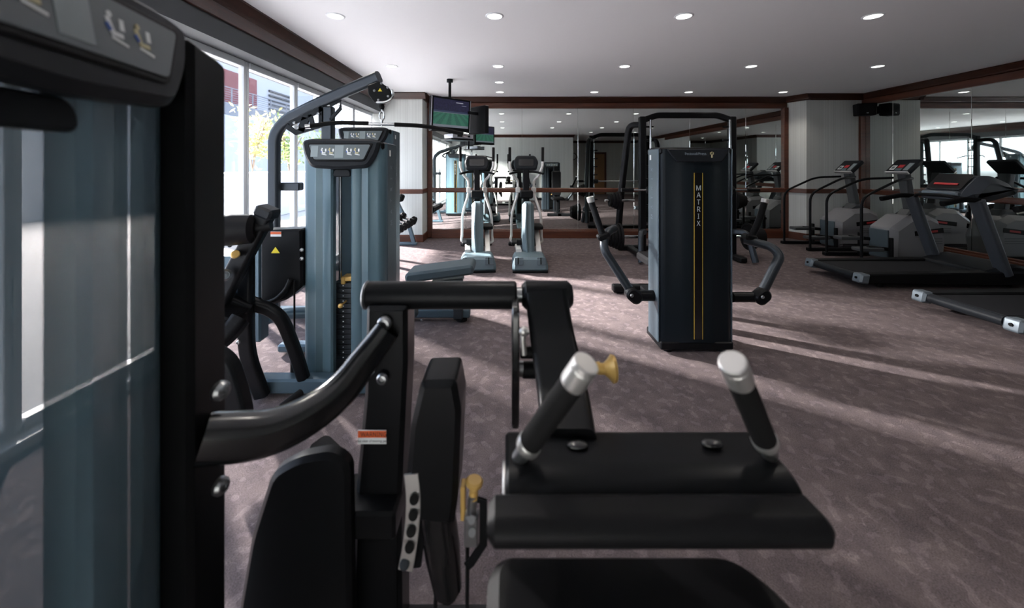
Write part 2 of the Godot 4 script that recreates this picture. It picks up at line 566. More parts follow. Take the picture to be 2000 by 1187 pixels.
func room() -> void:
	var fl := Sh.new().box(Vector3(2.1, -0.1, -1.4), Vector3(9.7, 0.2, 13.0), 0.0)
	struct("floor", fl, M.carpet, "mauve carpet with pale leaf flecks")
	var cl := Sh.new().box(Vector3(2.1, CEIL + 0.1, -1.4), Vector3(9.9, 0.2, 13.2), 0.0)
	struct("ceiling", cl, M.plaster, "smooth white plaster ceiling")
	# back wall behind the mirrors
	var wb := struct("wall_back", Sh.new().box(Vector3(2.1, CEIL / 2, -BACK - 0.11), Vector3(9.9, CEIL, 0.2), 0.0), M.wallpaper, "mirrored back wall")
	var seams := [-1.5, -0.785, 0.33, 1.445, 2.56, 3.675, 4.79, 5.58]
	for i in seams.size() - 1:
		var a: float = seams[i] + 0.0015
		var b: float = seams[i + 1] - 0.0015
		part(wb, "mirror_panel", Sh.new().box(Vector3((a + b) / 2, 1.375, -BACK), Vector3(b - a, 2.42, 0.012), 0.003), M.mirror)
	# right wall
	var wr := struct("wall_right", Sh.new().box(Vector3(RIGHT + 0.11, CEIL / 2, -1.4), Vector3(0.2, CEIL, 13.0), 0.0), M.wallpaper, "mirrored side wall behind the treadmills")
	var d := 7.32
	for nx in [6.76, 5.62, 4.48, 3.34, 2.2, 1.06]:
		part(wr, "mirror_panel", Sh.new().box(Vector3(RIGHT, 1.375, -(d + nx) / 2), Vector3(0.012, 2.42, d - nx - 0.003), 0.003), M.mirror)
		d = nx
	# corner pier by the windows, and the splayed pier in the far right corner
	struct("wall_left", Sh.new().box(Vector3(-2.08, CEIL / 2, -7.43), Vector3(1.05, CEIL, 0.46), 0.003), M.wallpaper, "pale wallpapered pier beside the windows")
	var pier := PackedVector2Array([Vector2(5.6, -BACK), Vector2(5.74, -7.32), Vector2(RIGHT + 0.05, -7.32), Vector2(RIGHT + 0.05, -BACK)])
	struct("wall_corner", Sh.new().ext(pier, CEIL, 0.002, Transform3D(Basis(Vector3.RIGHT, Vector3.BACK, Vector3.DOWN), Vector3(0, CEIL / 2, 0))), M.wallpaper, "pale wallpapered pier in the far right corner")
	# behind the camera
	struct("wall_rear", Sh.new().box(Vector3(0.15, CEIL / 2, 1.3), Vector3(5.5, CEIL, 0.4), 0.003), M.wallpaper, "pale wall opposite the mirrors")
	struct("wall_passage", Sh.new().box(Vector3(2.75, CEIL / 2, 3.2), Vector3(0.3, CEIL, 3.5), 0.003), M.wallpaper, "side wall of the recess with the clock")
	struct("wall_far_rear", Sh.new().box(Vector3(4.8, CEIL / 2, 5.0), Vector3(4.4, CEIL, 0.2), 0.0), M.wallpaper, "end wall of the recess with the clock")
	# window side
	struct("wall_window_head", Sh.new().box(Vector3(-2.5, (OPENING + CEIL) / 2, -3.1), Vector3(0.46, CEIL - OPENING, 8.3), 0.0), M.fascia, "dark grey blind box above the windows")
	struct("wall_window_end", Sh.new().box(Vector3(-2.5, CEIL / 2, 0.9), Vector3(0.3, CEIL, 0.42), 0.0), M.wallpaper, "end of the window wall")
	struct("trim_sill", Sh.new().box(Vector3(GLASS, 0.02, -3.24), Vector3(0.24, 0.06, 7.9), 0.004), M.white_frame, "low white window kerb")
	for k in 9:
		var a := -0.68 + 0.87 * k
		var b := a + 0.87
		var sh := Sh.new()
		for s in [a + 0.02, b - 0.02]:
			sh.box(Vector3(GLASS, (OPENING + 0.05) / 2, -s), Vector3(0.055, OPENING - 0.05, 0.034), 0.004)
		for y in [0.08, OPENING - 0.03]:
			sh.box(Vector3(GLASS, y, -(a + b) / 2), Vector3(0.07, 0.06, 0.78), 0.004)
		var w := struct("window_%d" % (k + 1), sh, M.white_frame, "tall white framed window")
		part(w, "pane", Sh.new().box(Vector3(GLASS, OPENING / 2, -(a + b) / 2), Vector3(0.008, OPENING - 0.14, 0.79), 0.0), M.pane, "clear glass")
	# timber
	var crown := PackedVector2Array([Vector2(0.03, 0.0), Vector2(-0.075, 0.0), Vector2(-0.075, -0.018), Vector2(-0.06, -0.026), Vector2(-0.056, -0.05), Vector2(-0.03, -0.08), Vector2(-0.024, -0.1), Vector2(-0.024, -0.118), Vector2(0.03, -0.118)])
	var y := CEIL
	var run := [Vector3(-2.27, y, 1.1), Vector3(-2.27, y, -7.2), Vector3(-1.555, y, -7.2), Vector3(-1.555, y, -BACK), Vector3(5.6, y, -BACK), Vector3(5.74, y, -7.32), Vector3(RIGHT, y, -7.32), Vector3(RIGHT, y, 4.9), Vector3(2.9, y, 4.9), Vector3(2.9, y, 1.1), Vector3(-2.27, y, 1.1)]
	for i in run.size() - 1:
		var a: Vector3 = run[i]
		var b: Vector3 = run[i + 1]
		var t := (b - a).normalized()
		struct("trim_%d" % (i + 1), Sh.new().sweep([a - t * 0.0, b + t * 0.06], crown, Vector3.UP, false), M.wood_dark, "stepped dark crown moulding")
	var band := Sh.new()
	band.box(Vector3(-2.262, 2.63, -3.05), Vector3(0.03, 0.11, 8.3), 0.004)
	struct("trim_20", band, M.wood_dark, "timber band under the crown above the windows")
	struct("trim_21", Sh.new().box(Vector3(2.02, 2.63, -BACK + 0.012), Vector3(7.15, 0.11, 0.05), 0.006), M.wood, "reddish timber beam above the back mirrors")
	struct("trim_22", Sh.new().box(Vector3(RIGHT - 0.012, 2.63, -3.13), Vector3(0.05, 0.11, 8.4), 0.006), M.wood, "reddish timber beam above the side mirrors")
	struct("trim_23", Sh.new().box(Vector3(-1.5, 1.3, -BACK + 0.015), Vector3(0.09, 2.58, 0.06), 0.006), M.wood, "upright timber post beside the window pier")
	struct("trim_24", Sh.new().box(Vector3(5.57, 1.3, -BACK + 0.02), Vector3(0.09, 2.58, 0.07), 0.006), M.wood, "upright timber post beside the corner pier")
	struct("trim_25", Sh.new().box(Vector3(6.78, 1.3, -7.3), Vector3(0.09, 2.6, 0.06), 0.006), M.wood, "upright timber post in the far right corner")
	var rail := Sh.rrect(0.05, 0.085, 0.018, 4)
	struct("trim_26", Sh.new().sweep([Vector3(-1.45, 0.95, -BACK + 0.06), Vector3(5.53, 0.95, -BACK + 0.06)], rail), M.wood, "waist-high timber rail across the back mirrors")
	struct("trim_27", Sh.new().sweep([Vector3(RIGHT - 0.06, 0.95, -7.25), Vector3(RIGHT - 0.06, 0.95, -1.06)], rail), M.wood, "waist-high timber rail across the side mirrors")
	struct("trim_28", Sh.new().box(Vector3(-2.08, 0.95, -7.43), Vector3(1.08, 0.085, 0.49), 0.008), M.wood, "timber dado band round the window pier")
	var dado := PackedVector2Array([Vector2(5.585, -BACK), Vector2(5.725, -7.3), Vector2(RIGHT, -7.3), Vector2(RIGHT, -BACK)])
	var flatb := Basis(Vector3.RIGHT, Vector3.BACK, Vector3.DOWN)
	struct("trim_29", Sh.new().ext(dado, 0.085, 0.006, Transform3D(flatb, Vector3(0, 0.95, 0))), M.wood, "timber dado band round the corner pier")
	struct("baseboard_back", Sh.new().box(Vector3(2.04, 0.075, -BACK + 0.03), Vector3(7.0, 0.15, 0.08), 0.008).box(Vector3(2.04, 0.16, -BACK + 0.02), Vector3(7.0, 0.03, 0.05), 0.006), M.wood, "tall timber skirting under the back mirrors")
	struct("baseboard_right", Sh.new().box(Vector3(RIGHT - 0.05, 0.075, -4.17), Vector3(0.12, 0.15, 6.2), 0.008).box(Vector3(RIGHT - 0.02, 0.16, -4.17), Vector3(0.05, 0.03, 6.2), 0.006), M.wood, "tall timber skirting under the side mirrors")
	struct("baseboard_left", Sh.new().box(Vector3(-2.08, 0.07, -7.43), Vector3(1.09, 0.14, 0.5), 0.008), M.wood, "timber skirting round the window pier")
	struct("baseboard_corner", Sh.new().ext(PackedVector2Array([Vector2(5.58, -BACK), Vector2(5.72, -7.295), Vector2(RIGHT, -7.295), Vector2(RIGHT, -BACK)]), 0.14, 0.006, Transform3D(flatb, Vector3(0, 0.07, 0))), M.wood, "timber skirting round the corner pier")
	# doors and clock in the recess behind the camera, seen in the mirrors
	for q in 2:
		var dd := Sh.new().box(Vector3(0, 1.05, 0), Vector3(0.9, 2.1, 0.04), 0.004)
		var o := struct("door_%d" % (q + 1), dd, M.door_wood, "light timber door in the recess")
		o.position = Vector3(4.75, 0, 4.87) if q == 0 else Vector3(RIGHT - 0.03, 0, 2.6)
		o.rotation.y = 0.0 if q == 0 else PI / 2
		var fr := Sh.new()
		fr.box(Vector3(-0.5, 1.1, 0), Vector3(0.1, 2.2, 0.07), 0.004).box(Vector3(0.5, 1.1, 0), Vector3(0.1, 2.2, 0.07), 0.004).box(Vector3(0, 2.15, 0), Vector3(1.1, 0.1, 0.07), 0.004)
		part(o, "door_frame", fr, M.wood)
		part(o, "handle", Sh.new().cyl(Vector3(-0.38, 1.02, -0.02), Vector3(-0.38, 1.02, -0.07), 0.012).cyl(Vector3(-0.38, 1.02, -0.07), Vector3(-0.26, 1.02, -0.07), 0.01), M.chrome)
	var ck := thing("wall_clock", "round dark rimmed wall clock in the recess behind the camera", "clock", Vector3(3.55, 1.98, 4.86))
	part(ck, "rim", Sh.new().turn(Vector3(0, 0, 0.03), Vector3(0, 0, -0.02), [Vector2(0.0, 0), Vector2(0.2, 0), Vector2(0.2, 0.9), Vector2(0.17, 1), Vector2(0.16, 0.8)], 32), M.wood_dark)
	part(ck, "face", Sh.new().cyl(Vector3(0, 0, 0.0), Vector3(0, 0, -0.008), 0.17, 32), M.print_white)
	part(ck, "hand", Sh.new().box(Vector3(0.0, 0.05, -0.012), Vector3(0.012, 0.12, 0.004), 0.0), M.print_black)
	part(ck, "hand", Sh.new().box(Vector3(-0.04, 0.0, -0.014), Vector3(0.1, 0.012, 0.004), 0.0), M.print_black)

func downlights() -> void:
	var cols := [-1.57, -0.1, 1.65, 3.4, 5.15]
	var cname := ["nearest the windows", "second from the windows", "third from the windows", "fourth from the windows", "nearest the side mirrors"]
	var rows := [3.55, 5.31, 7.12, 1.8]
	var rname := ["large in the front row", "in the middle row", "in the back row by the mirrors", "in the row above the camera"]
	var spots := []
	for r in 4:
		for c in 5:
			if (r == 0 and c == 4) or (r == 2 and c == 0):
				continue
			spots.append([cols[c], rows[r], "round recessed downlight %s, %s" % [rname[r], cname[c]]])
	spots.append([-0.1, 6.29, "small round recessed downlight between the middle and back rows"])
	spots.append([3.4, 0.05, "round recessed downlight behind the camera, reflected beside the clock recess"])
	spots.append([5.15, 0.05, "round recessed downlight behind the camera by the side mirrors"])
	spots.append([4.3, -2.9, "round recessed downlight inside the clock recess behind the camera"])
	for s in spots:
		var o := thing("downlight", s[2], "ceiling light", Vector3(s[0], CEIL, -s[1]), 0.0, "ceiling downlights")
		part(o, "trim_ring", Sh.new().turn(Vector3(0, 0.01, 0), Vector3(0, -0.008, 0), [Vector2(0.066, 0.2), Vector2(0.068, 0.95), Vector2(0.074, 1.0), Vector2(0.084, 0.75), Vector2(0.086, 0.4)], 28), M.white_frame)
		part(o, "lens", Sh.new().cyl(Vector3(0, 0.012, 0), Vector3(0, -0.003, 0), 0.067, 28), M.lamp_glow, "glowing white lens")
		var l := SpotLight3D.new()
		l.name = "light"
		o.add_child(l)
		l.position = Vector3(0, -0.02, 0)
		l.rotation.x = -PI / 2
		l.spot_angle = 62.0
		l.spot_angle_attenuation = 0.8
		l.spot_range = 12.0
		l.spot_attenuation = 2.0
		l.light_size = 0.06
		l.light_energy = LAMP
		l.light_color = rgb(255, 246, 236)
		l.shadow_enabled = true

func flood_lamp() -> void:
	# the lamp on a stand outside whose hard light crosses the floor
	var o := thing("strip_lamp", "tall glowing strip lamp on a tripod outside the windows", "lamp", Vector3(FLOOD.x, -0.15, FLOOD.z))
	var h := FLOOD.y + 0.15
	var aim := (Vector3(1.6, 0.5, -3.4) - FLOOD).normalized()
	part(o, "pole", Sh.new().cyl(Vector3(0, 0.3, 0) - aim * 0.25, Vector3(0, h - 0.2, 0) - aim * 0.25, 0.02, 12), M.black_metal)
	for i in 3:
		var a := TAU * i / 3.0
		part(o, "leg", Sh.new().cyl(Vector3(cos(a) * 0.6, 0.0, sin(a) * 0.6), Vector3(0, 0.9, 0), 0.014, 10), M.black_metal)
	var b := Basis.looking_at(aim, Vector3.UP)
	var c := Vector3(0, h, 0)
	part(o, "softbox", Sh.new().box(c - aim * 0.12, Vector3(0.48, 2.9, 0.2), 0.02, b), M.black_metal)
	part(o, "lamp_face", Sh.new().box(c - aim * 0.014, Vector3(0.4, 2.8, 0.006), 0.0, b), M.flood_glow, "glowing strip")
	var l := AreaLight3D.new()
	l.name = "light"
	o.add_child(l)
	l.transform = Transform3D(b, c)
	l.area_size = Vector2(0.4, 2.8)
	l.area_normalize_energy = true
	l.area_range = 30.0
	l.area_attenuation = 2.0
	l.light_energy = FLOOD_ENERGY
	l.light_color = rgb(255, 250, 247)
	l.shadow_enabled = true

func outdoors() -> void:
	flood_lamp()
	struct("ground", Sh.new().box(Vector3(-17.7, -0.3, -12), Vector3(30.0, 0.3, 50.0), 0.0), M.paving, "pale terrace paving outside the windows")
	single("terrace_wall", Sh.new().box(Vector3(-13.7, 1.9, -17.0), Vector3(0.4, 4.1, 26.0), 0.02), M.outdoor_white, "tall white rendered terrace wall beyond the windows", "wall")
	# planter with shrubs
	single("planter", Sh.new().box(Vector3(-8.0, 0.55, -14.4), Vector3(1.6, 1.4, 6.4), 0.03), M.outdoor_white, "long white planter box outside the windows", "planter")
	var spots := [[-8.1, -12.3, 2.2, "pale yellow green shrub at the near end of the planter", "leaf_pale"], [-8.0, -14.2, 1.9, "green shrub in the middle of the planter", "leaf"], [-7.8, -16.4, 2.0, "mid green shrub at the far end of the planter", "leaf"]]
	for s in spots:
		var t := thing("shrub", s[3], "shrub", Vector3(s[0], 1.26, s[1]), 0.0, "shrubs in the white planter")
		var st := Sh.new()
		var lf := Sh.new()
		for i in 7:
			var a := rng.randf() * TAU
			var tip := Vector3(cos(a) * 0.42, s[2] * (0.5 + 0.45 * rng.randf()), sin(a) * 0.42)
			st.tube([Vector3.ZERO, tip * Vector3(0.3, 0.5, 0.3), tip], 0.018, 6)
			for k in 70:
				var p := tip * (0.3 + 0.75 * rng.randf()) + Vector3(rng.randfn() * 0.17, rng.randfn() * 0.17, rng.randfn() * 0.17)
				var dir := Vector3(rng.randfn(), rng.randfn() * 0.6 + 0.5, rng.randfn()).normalized()
				var side := dir.cross(Vector3(rng.randfn(), rng.randfn(), rng.randfn())).normalized() * 0.035
				var nn := dir.cross(side).normalized()
				lf.flat(p, p + dir * 0.09 + side, p + dir * 0.2, p + dir * 0.09 - side, nn)
		part(t, "stem", st, M.bark)
		part(t, "foliage", lf, M[s[4]])
	# small tree before the lamp, whose crown keeps its light off the near floor
	var tr := thing("terrace_tree", "small round crowned tree on the terrace outside the windows", "tree", Vector3(-6.0, -0.15, -6.85))
	part(tr, "trunk", Sh.new().tube([Vector3(0, 0, 0), Vector3(0.04, 1.6, 0.03), Vector3(0, 3.2, 0), Vector3(0, 4.3, 0)], 0.06, 10), M.bark)
	var cr := Sh.new()
	for k in 2200:
		var q := Vector3(rng.randfn(), rng.randfn(), rng.randfn()).normalized() * pow(rng.randf(), 0.4)
		var p := Vector3(0, 4.25, 0) + q * Vector3(0.66, 1.1, 0.66)
		var dir := (q + Vector3(rng.randfn(), rng.randfn(), rng.randfn()) * 0.6).normalized()
		var side := dir.cross(Vector3(rng.randfn(), rng.randfn(), rng.randfn())).normalized() * 0.05
		cr.flat(p, p + dir * 0.09 + side, p + dir * 0.2, p + dir * 0.09 - side, dir.cross(side).normalized())
	part(tr, "crown", cr, M.leaf)
	# neighbouring house on the terrace above, with a railing
	var h := thing("terrace_house", "grey and dark red house with balcony railing above the terrace wall", "house", Vector3(-20, 0, -31))
	part(h, "wall", Sh.new().box(Vector3(1.5, 2.7, 0), Vector3(3.0, 5.4, 22.0), 0.02), M.outdoor_grey)
	part(h, "upper_wall", Sh.new().box(Vector3(-2.0, 6.4, 0), Vector3(2.0, 9.0, 22.0), 0.02), M.outdoor_white)
	part(h, "red_wall", Sh.new().box(Vector3(-0.9, 7.0, 1.0), Vector3(0.3, 3.4, 4.2), 0.02), M.outdoor_red)
	part(h, "window", Sh.new().box(Vector3(-0.95, 7.2, 4.4), Vector3(0.2, 2.2, 1.8), 0.02), M.outdoor_dark)
	for i in 5:
		part(h, "shutter", Sh.new().box(Vector3(-0.9, 6.6 + 0.4 * i, -5.0), Vector3(0.15, 0.16, 4.0), 0.01), M.outdoor_dark)
	part(h, "handrail", Sh.new().box(Vector3(2.9, 6.35, 0), Vector3(0.06, 0.06, 22.0), 0.01), M.outdoor_grey)
	for i in 6:
		part(h, "railing_wire", Sh.new().box(Vector3(2.9, 5.5 + 0.14 * i, 0), Vector3(0.02, 0.025, 22.0), 0.0), M.outdoor_grey)
	for i in 12:
		part(h, "post", Sh.new().box(Vector3(2.9, 5.85, -11.0 + 2.0 * i), Vector3(0.06, 1.0, 0.06), 0.0), M.outdoor_grey)

# a part given in world places, under a thing that stands elsewhere
func wpart(parent: Node3D, called: String, sh: Sh, m: Material, label := "") -> MeshInstance3D:
	var o := part(parent, called, sh, m, label)
	if parent.get_parent() == self:
		o.position = -parent.position
	return o

func pictogram(parent: Node, where: Transform3D, s: float, k: int) -> void:
	# small exercise diagram: a seated figure on a machine
	var a := Sh.new()
	a.cyl(where * Vector3(-0.2 * s, 0.42 * s, 0), where * Vector3(-0.2 * s, 0.42 * s, 0.001), 0.11 * s, 8)
	a.box(where * Vector3(-0.22 * s, 0.08 * s, 0), Vector3(0.2 * s, 0.5 * s, 0.001), 0.0, where.basis.rotated(where.basis.z.normalized(), 0.3))
	a.box(where * Vector3(0.05 * s, -0.2 * s, 0), Vector3(0.5 * s, 0.16 * s, 0.001), 0.0, where.basis)
	part(parent, "pictogram", a, M.print_sand if k % 2 else M.print_white)
	var b := Sh.new()
	b.box(where * Vector3(0.3 * s, 0.2 * s, 0), Vector3(0.2 * s, 0.4 * s, 0.001), 0.0, where.basis)
	b.box(where * Vector3(0.12 * s, -0.42 * s, 0), Vector3(0.7 * s, 0.1 * s, 0.001), 0.0, where.basis.rotated(where.basis.z.normalized(), -0.2))
	part(parent, "pictogram", b, M.print_white)
	var c := Sh.new().box(where * Vector3(-0.3 * s, -0.02 * s, 0.0006), Vector3(0.14 * s, 0.26 * s, 0.001), 0.0, where.basis.rotated(where.basis.z.normalized(), 0.6))
	part(parent, "pictogram", c, M.print_blue)

# tower of a weight machine: front (+z) with a slot before the weight stack, rear with a lettered strip
func tower(parent: Node3D, where: Transform3D, w: float, h: float, dep: float, glass: String, stack := 15, sides := true) -> MeshInstance3D:
	var D := dep / 2
	var hw := w / 2
	var fr := Sh.new()
	fr.box(Vector3(0, 0.05, 0), Vector3(w - 0.02, 0.06, dep - 0.02), 0.008)
	fr.box(Vector3(0, h - 0.045, 0), Vector3(w - 0.02, 0.05, dep - 0.06), 0.01)
	for sx in ([-1, 1] if sides else [-1]):
		for sz in ([-1, 1] if sides else [-1]):
			fr.box(Vector3(sx * (hw - 0.045), h / 2, sz * (D - 0.06)), Vector3(0.05, h - 0.08, 0.05), 0.006)
			fr.cyl(Vector3(sx * (hw - 0.08), 0.0, sz * (D - 0.06)), Vector3(sx * (hw - 0.08), 0.03, sz * (D - 0.06)), 0.035, 14)
	var t := part(parent, "weight_tower", fr, M.black_metal)
	t.transform = where
	var f := w / 0.55
	for s in [-1, 1]:
		var ln := []
		for p in [[0.056, 0.05], [0.058, 0.012], [0.07, 0.0], [0.112, 0.0], [0.128, 0.012], [0.17, 0.007], [0.186, 0.019], [0.225, 0.02], [0.25, 0.032], [0.266, 0.058], [0.272, 0.1]]:
			ln.append(Vector2(s * p[0] * f, D - p[1]))
		if s < 0:
			ln.reverse()
		part(t, "front_shroud", Sh.new().sheet(ln, 0.004, 0.08, h - 0.03), M[glass])
		if sides:
			part(t, "side_panel", Sh.new().box(Vector3(s * (hw - 0.006), h / 2 + 0.02, -0.02), Vector3(0.014, h - 0.09, dep - 0.12), 0.005), M.side_panel)
	var rl := []
	for p in [[-0.272, 0.1], [-0.266, 0.058], [-0.25, 0.032], [-0.225, 0.02], [-0.14, 0.016], [-0.125, 0.004], [0.125, 0.004], [0.14, 0.016], [0.225, 0.02], [0.25, 0.032], [0.266, 0.058], [0.272, 0.1]]:
		rl.append(Vector2(p[0] * f, -D + p[1]))
	if not sides:
		rl.push_front(Vector2(-0.275 * f, D - 0.11))
		rl.push_back(Vector2(0.275 * f, D - 0.11))
	rl.reverse()
	part(t, "rear_shroud", Sh.new().sheet(rl, 0.004, 0.08, h - 0.03), M[glass])
	# header with its instruction panel
	var hb := Basis(Vector3.RIGHT, -0.16)
	var hf := Transform3D(hb, Vector3(0, h - 0.102, D + 0.004))
	var shape := rounded([Vector2(-0.255 * f, 0.085), Vector2(-0.2 * f, 0.1), Vector2(0.2 * f, 0.1), Vector2(0.255 * f, 0.085), Vector2(0.235 * f, 0.0), Vector2(0.185 * f, -0.085), Vector2(0.0, -0.098), Vector2(-0.185 * f, -0.085), Vector2(-0.235 * f, 0.0)], 0.03)
	part(t, "header", Sh.new().ext(shape, 0.05, 0.016, hf), M.dark_plastic)
	var pf := hf * Transform3D(Basis.IDENTITY, Vector3(0, 0.012, 0.0265))
	part(t, "header_frame", Sh.new().ext(rounded([Vector2(-0.215 * f, 0.056), Vector2(0.215 * f, 0.056), Vector2(0.165 * f, -0.062), Vector2(-0.165 * f, -0.062)], 0.02), 0.008, 0.003, pf), M.black_plastic)
	pf = hf * Transform3D(Basis.IDENTITY, Vector3(0, 0.012, 0.032))
	part(t, "instruction_panel", Sh.new().ext(rounded([Vector2(-0.198 * f, 0.045), Vector2(0.198 * f, 0.045), Vector2(0.158 * f, -0.05), Vector2(-0.158 * f, -0.05)], 0.012), 0.002, 0.0, pf), M.panel_grey)
	part(t, "instruction_text", Sh.new().box(pf * Vector3(0, 0, 0.0015), Vector3(0.055, 0.08, 0.001), 0.0, pf.basis), M.panel_light)
	part(t, "instruction_text", Sh.new().box(pf * Vector3(-0.158 * f, 0.002, 0.0015), Vector3(0.045, 0.07, 0.001), 0.0, pf.basis), M.panel_light)
	var k := 0
	for x in [-0.1, -0.052, 0.062, 0.112]:
		pictogram(t, pf * Transform3D(Basis.IDENTITY, Vector3(x * f, 0.0, 0.0016)), 0.045, k)
		k += 1
	# hood over the slot
	part(t, "slot_hood", Sh.new().ext(rounded([Vector2(-0.062 * f, -0.02), Vector2(0.062 * f, -0.02), Vector2(0.05 * f, 0.03), Vector2(-0.05 * f, 0.03)], 0.03), 0.03, 0.006, Transform3D(Basis.IDENTITY, Vector3(0, h - 0.225, D - 0.02))), M.dark_plastic)
	# weights
	for i in stack:
		part(t, "weight_plate", Sh.new().box(Vector3(0, 0.14 + 0.034 * i, 0.0), Vector3(0.2, 0.031, 0.12), 0.003), M.iron)
	var dots := Sh.new()
	for i in stack:
		for x in [-0.03, 0.03]:
			dots.box(Vector3(x, 0.14 + 0.034 * i, 0.061), Vector3(0.008, 0.006, 0.002), 0.0)
	part(t, "weight_numbers", dots, M.print_white)
	part(t, "selector_head", Sh.new().box(Vector3(0, 0.14 + 0.034 * stack + 0.01, 0.02), Vector3(0.09, 0.03, 0.09), 0.006).box(Vector3(-0.03, 0.14 + 0.034 * stack, 0.05), Vector3(0.03, 0.05, 0.04), 0.006), M.gold)
	part(t, "selector_pin", Sh.new().cyl(Vector3(-0.01, 0.14 + 0.034 * (stack - 4), 0.06), Vector3(-0.01, 0.14 + 0.034 * (stack - 4), D - 0.02), 0.006, 10).ball(Vector3(-0.01, 0.14 + 0.034 * (stack - 4), D - 0.01), Vector3.ONE * 0.016), M.gold)
	for s in [-1, 1]:
		part(t, "guide_rod", Sh.new().cyl(Vector3(s * 0.075, 0.1, 0), Vector3(s * 0.075, h - 0.06, 0), 0.011, 12), M.chrome)
	part(t, "cable", Sh.new().cyl(Vector3(0, 0.14 + 0.034 * stack, 0), Vector3(0, h - 0.06, 0), 0.005, 8), M.black_plastic)
	# rear: lettered strip and panel
	part(t, "logo_strip", Sh.new().box(Vector3(0, h / 2 - 0.05, -D - 0.004), Vector3(0.058, h - 0.32, 0.006), 0.0), M.strip_black)
	for s in [-1, 1]:
		part(t, "gold_edge", Sh.new().box(Vector3(s * 0.031, h / 2 - 0.05, -D - 0.005), Vector3(0.005, h - 0.32, 0.006), 0.0), M.gold_line)
	var word := "MATRIX"
	for i in 6:
		lettering(t, word[i], 0.036, M.letter_grey, Transform3D(Basis(Vector3.UP, PI), Vector3(0, h - 0.325 - 0.053 * i, -D - 0.0085)))
	part(t, "rear_header", Sh.new().ext(rounded([Vector2(-0.23 * f, 0.05), Vector2(0.23 * f, 0.05), Vector2(0.165 * f, -0.05), Vector2(-0.165 * f, -0.05)], 0.02), 0.02, 0.006, Transform3D(Basis(Vector3.UP, PI) * Basis(Vector3.RIGHT, -0.12), Vector3(0, h - 0.08, -D - 0.006))), M.dark_plastic)
	# name up both side panels
	for s in ([-1, 1] if sides else []):
		for i in 6:
			var b := Basis(Vector3.UP, s * PI / 2) * Basis(Vector3.BACK, PI / 2 if s > 0 else -PI / 2)
			lettering(t, word[i], 0.034, M.letter_dim, Transform3D(b, Vector3(s * (hw + 0.0015), h - 0.56 + 0.075 * (i if s > 0 else 5 - i) - (0.0 if s > 0 else 0.0), 0.0)))
		part(t, "side_label", Sh.new().box(Vector3(s * (hw + 0.0015), h - 0.09, 0.03), Vector3(0.001, 0.04, 0.03), 0.0), M.print_white)
	return t

func bolt(parent: Node3D, at: Vector3, dir: Vector3, r := 0.014) -> void:
	wpart(parent, "bolt", Sh.new().turn(at, at + dir * r * 0.9, [Vector2(r, 0), Vector2(r, 0.5), Vector2(r * 0.75, 0.9), Vector2(r * 0.45, 1.0), Vector2(r * 0.4, 0.6), Vector2(0, 0.6)], 14), M.steel)

func warning_label(parent: Node3D, c: Vector3, w: float, h: float, words: bool) -> void:
	wpart(parent, "warning_label", Sh.new().box(c, Vector3(w, h, 0.002), 0.0), M.print_white, "orange and white warning sticker")
	wpart(parent, "warning_label", Sh.new().box(c + Vector3(0, h * 0.22, 0.0008), Vector3(w, h * 0.5, 0.002), 0.0), M.print_orange)
	if words:
		var p := parent.position if parent.get_parent() == self else Vector3.ZERO
		lettering(parent, "WARNING", h * 0.3, M.print_black, Transform3D(Basis.IDENTITY, c + Vector3(w * 0.06, h * 0.21, 0.002) - p))
		lettering(parent, "Keep clear of moving parts", h * 0.15, M.print_black, Transform3D(Basis.IDENTITY, c + Vector3(0, -h * 0.28, 0.0012) - p))

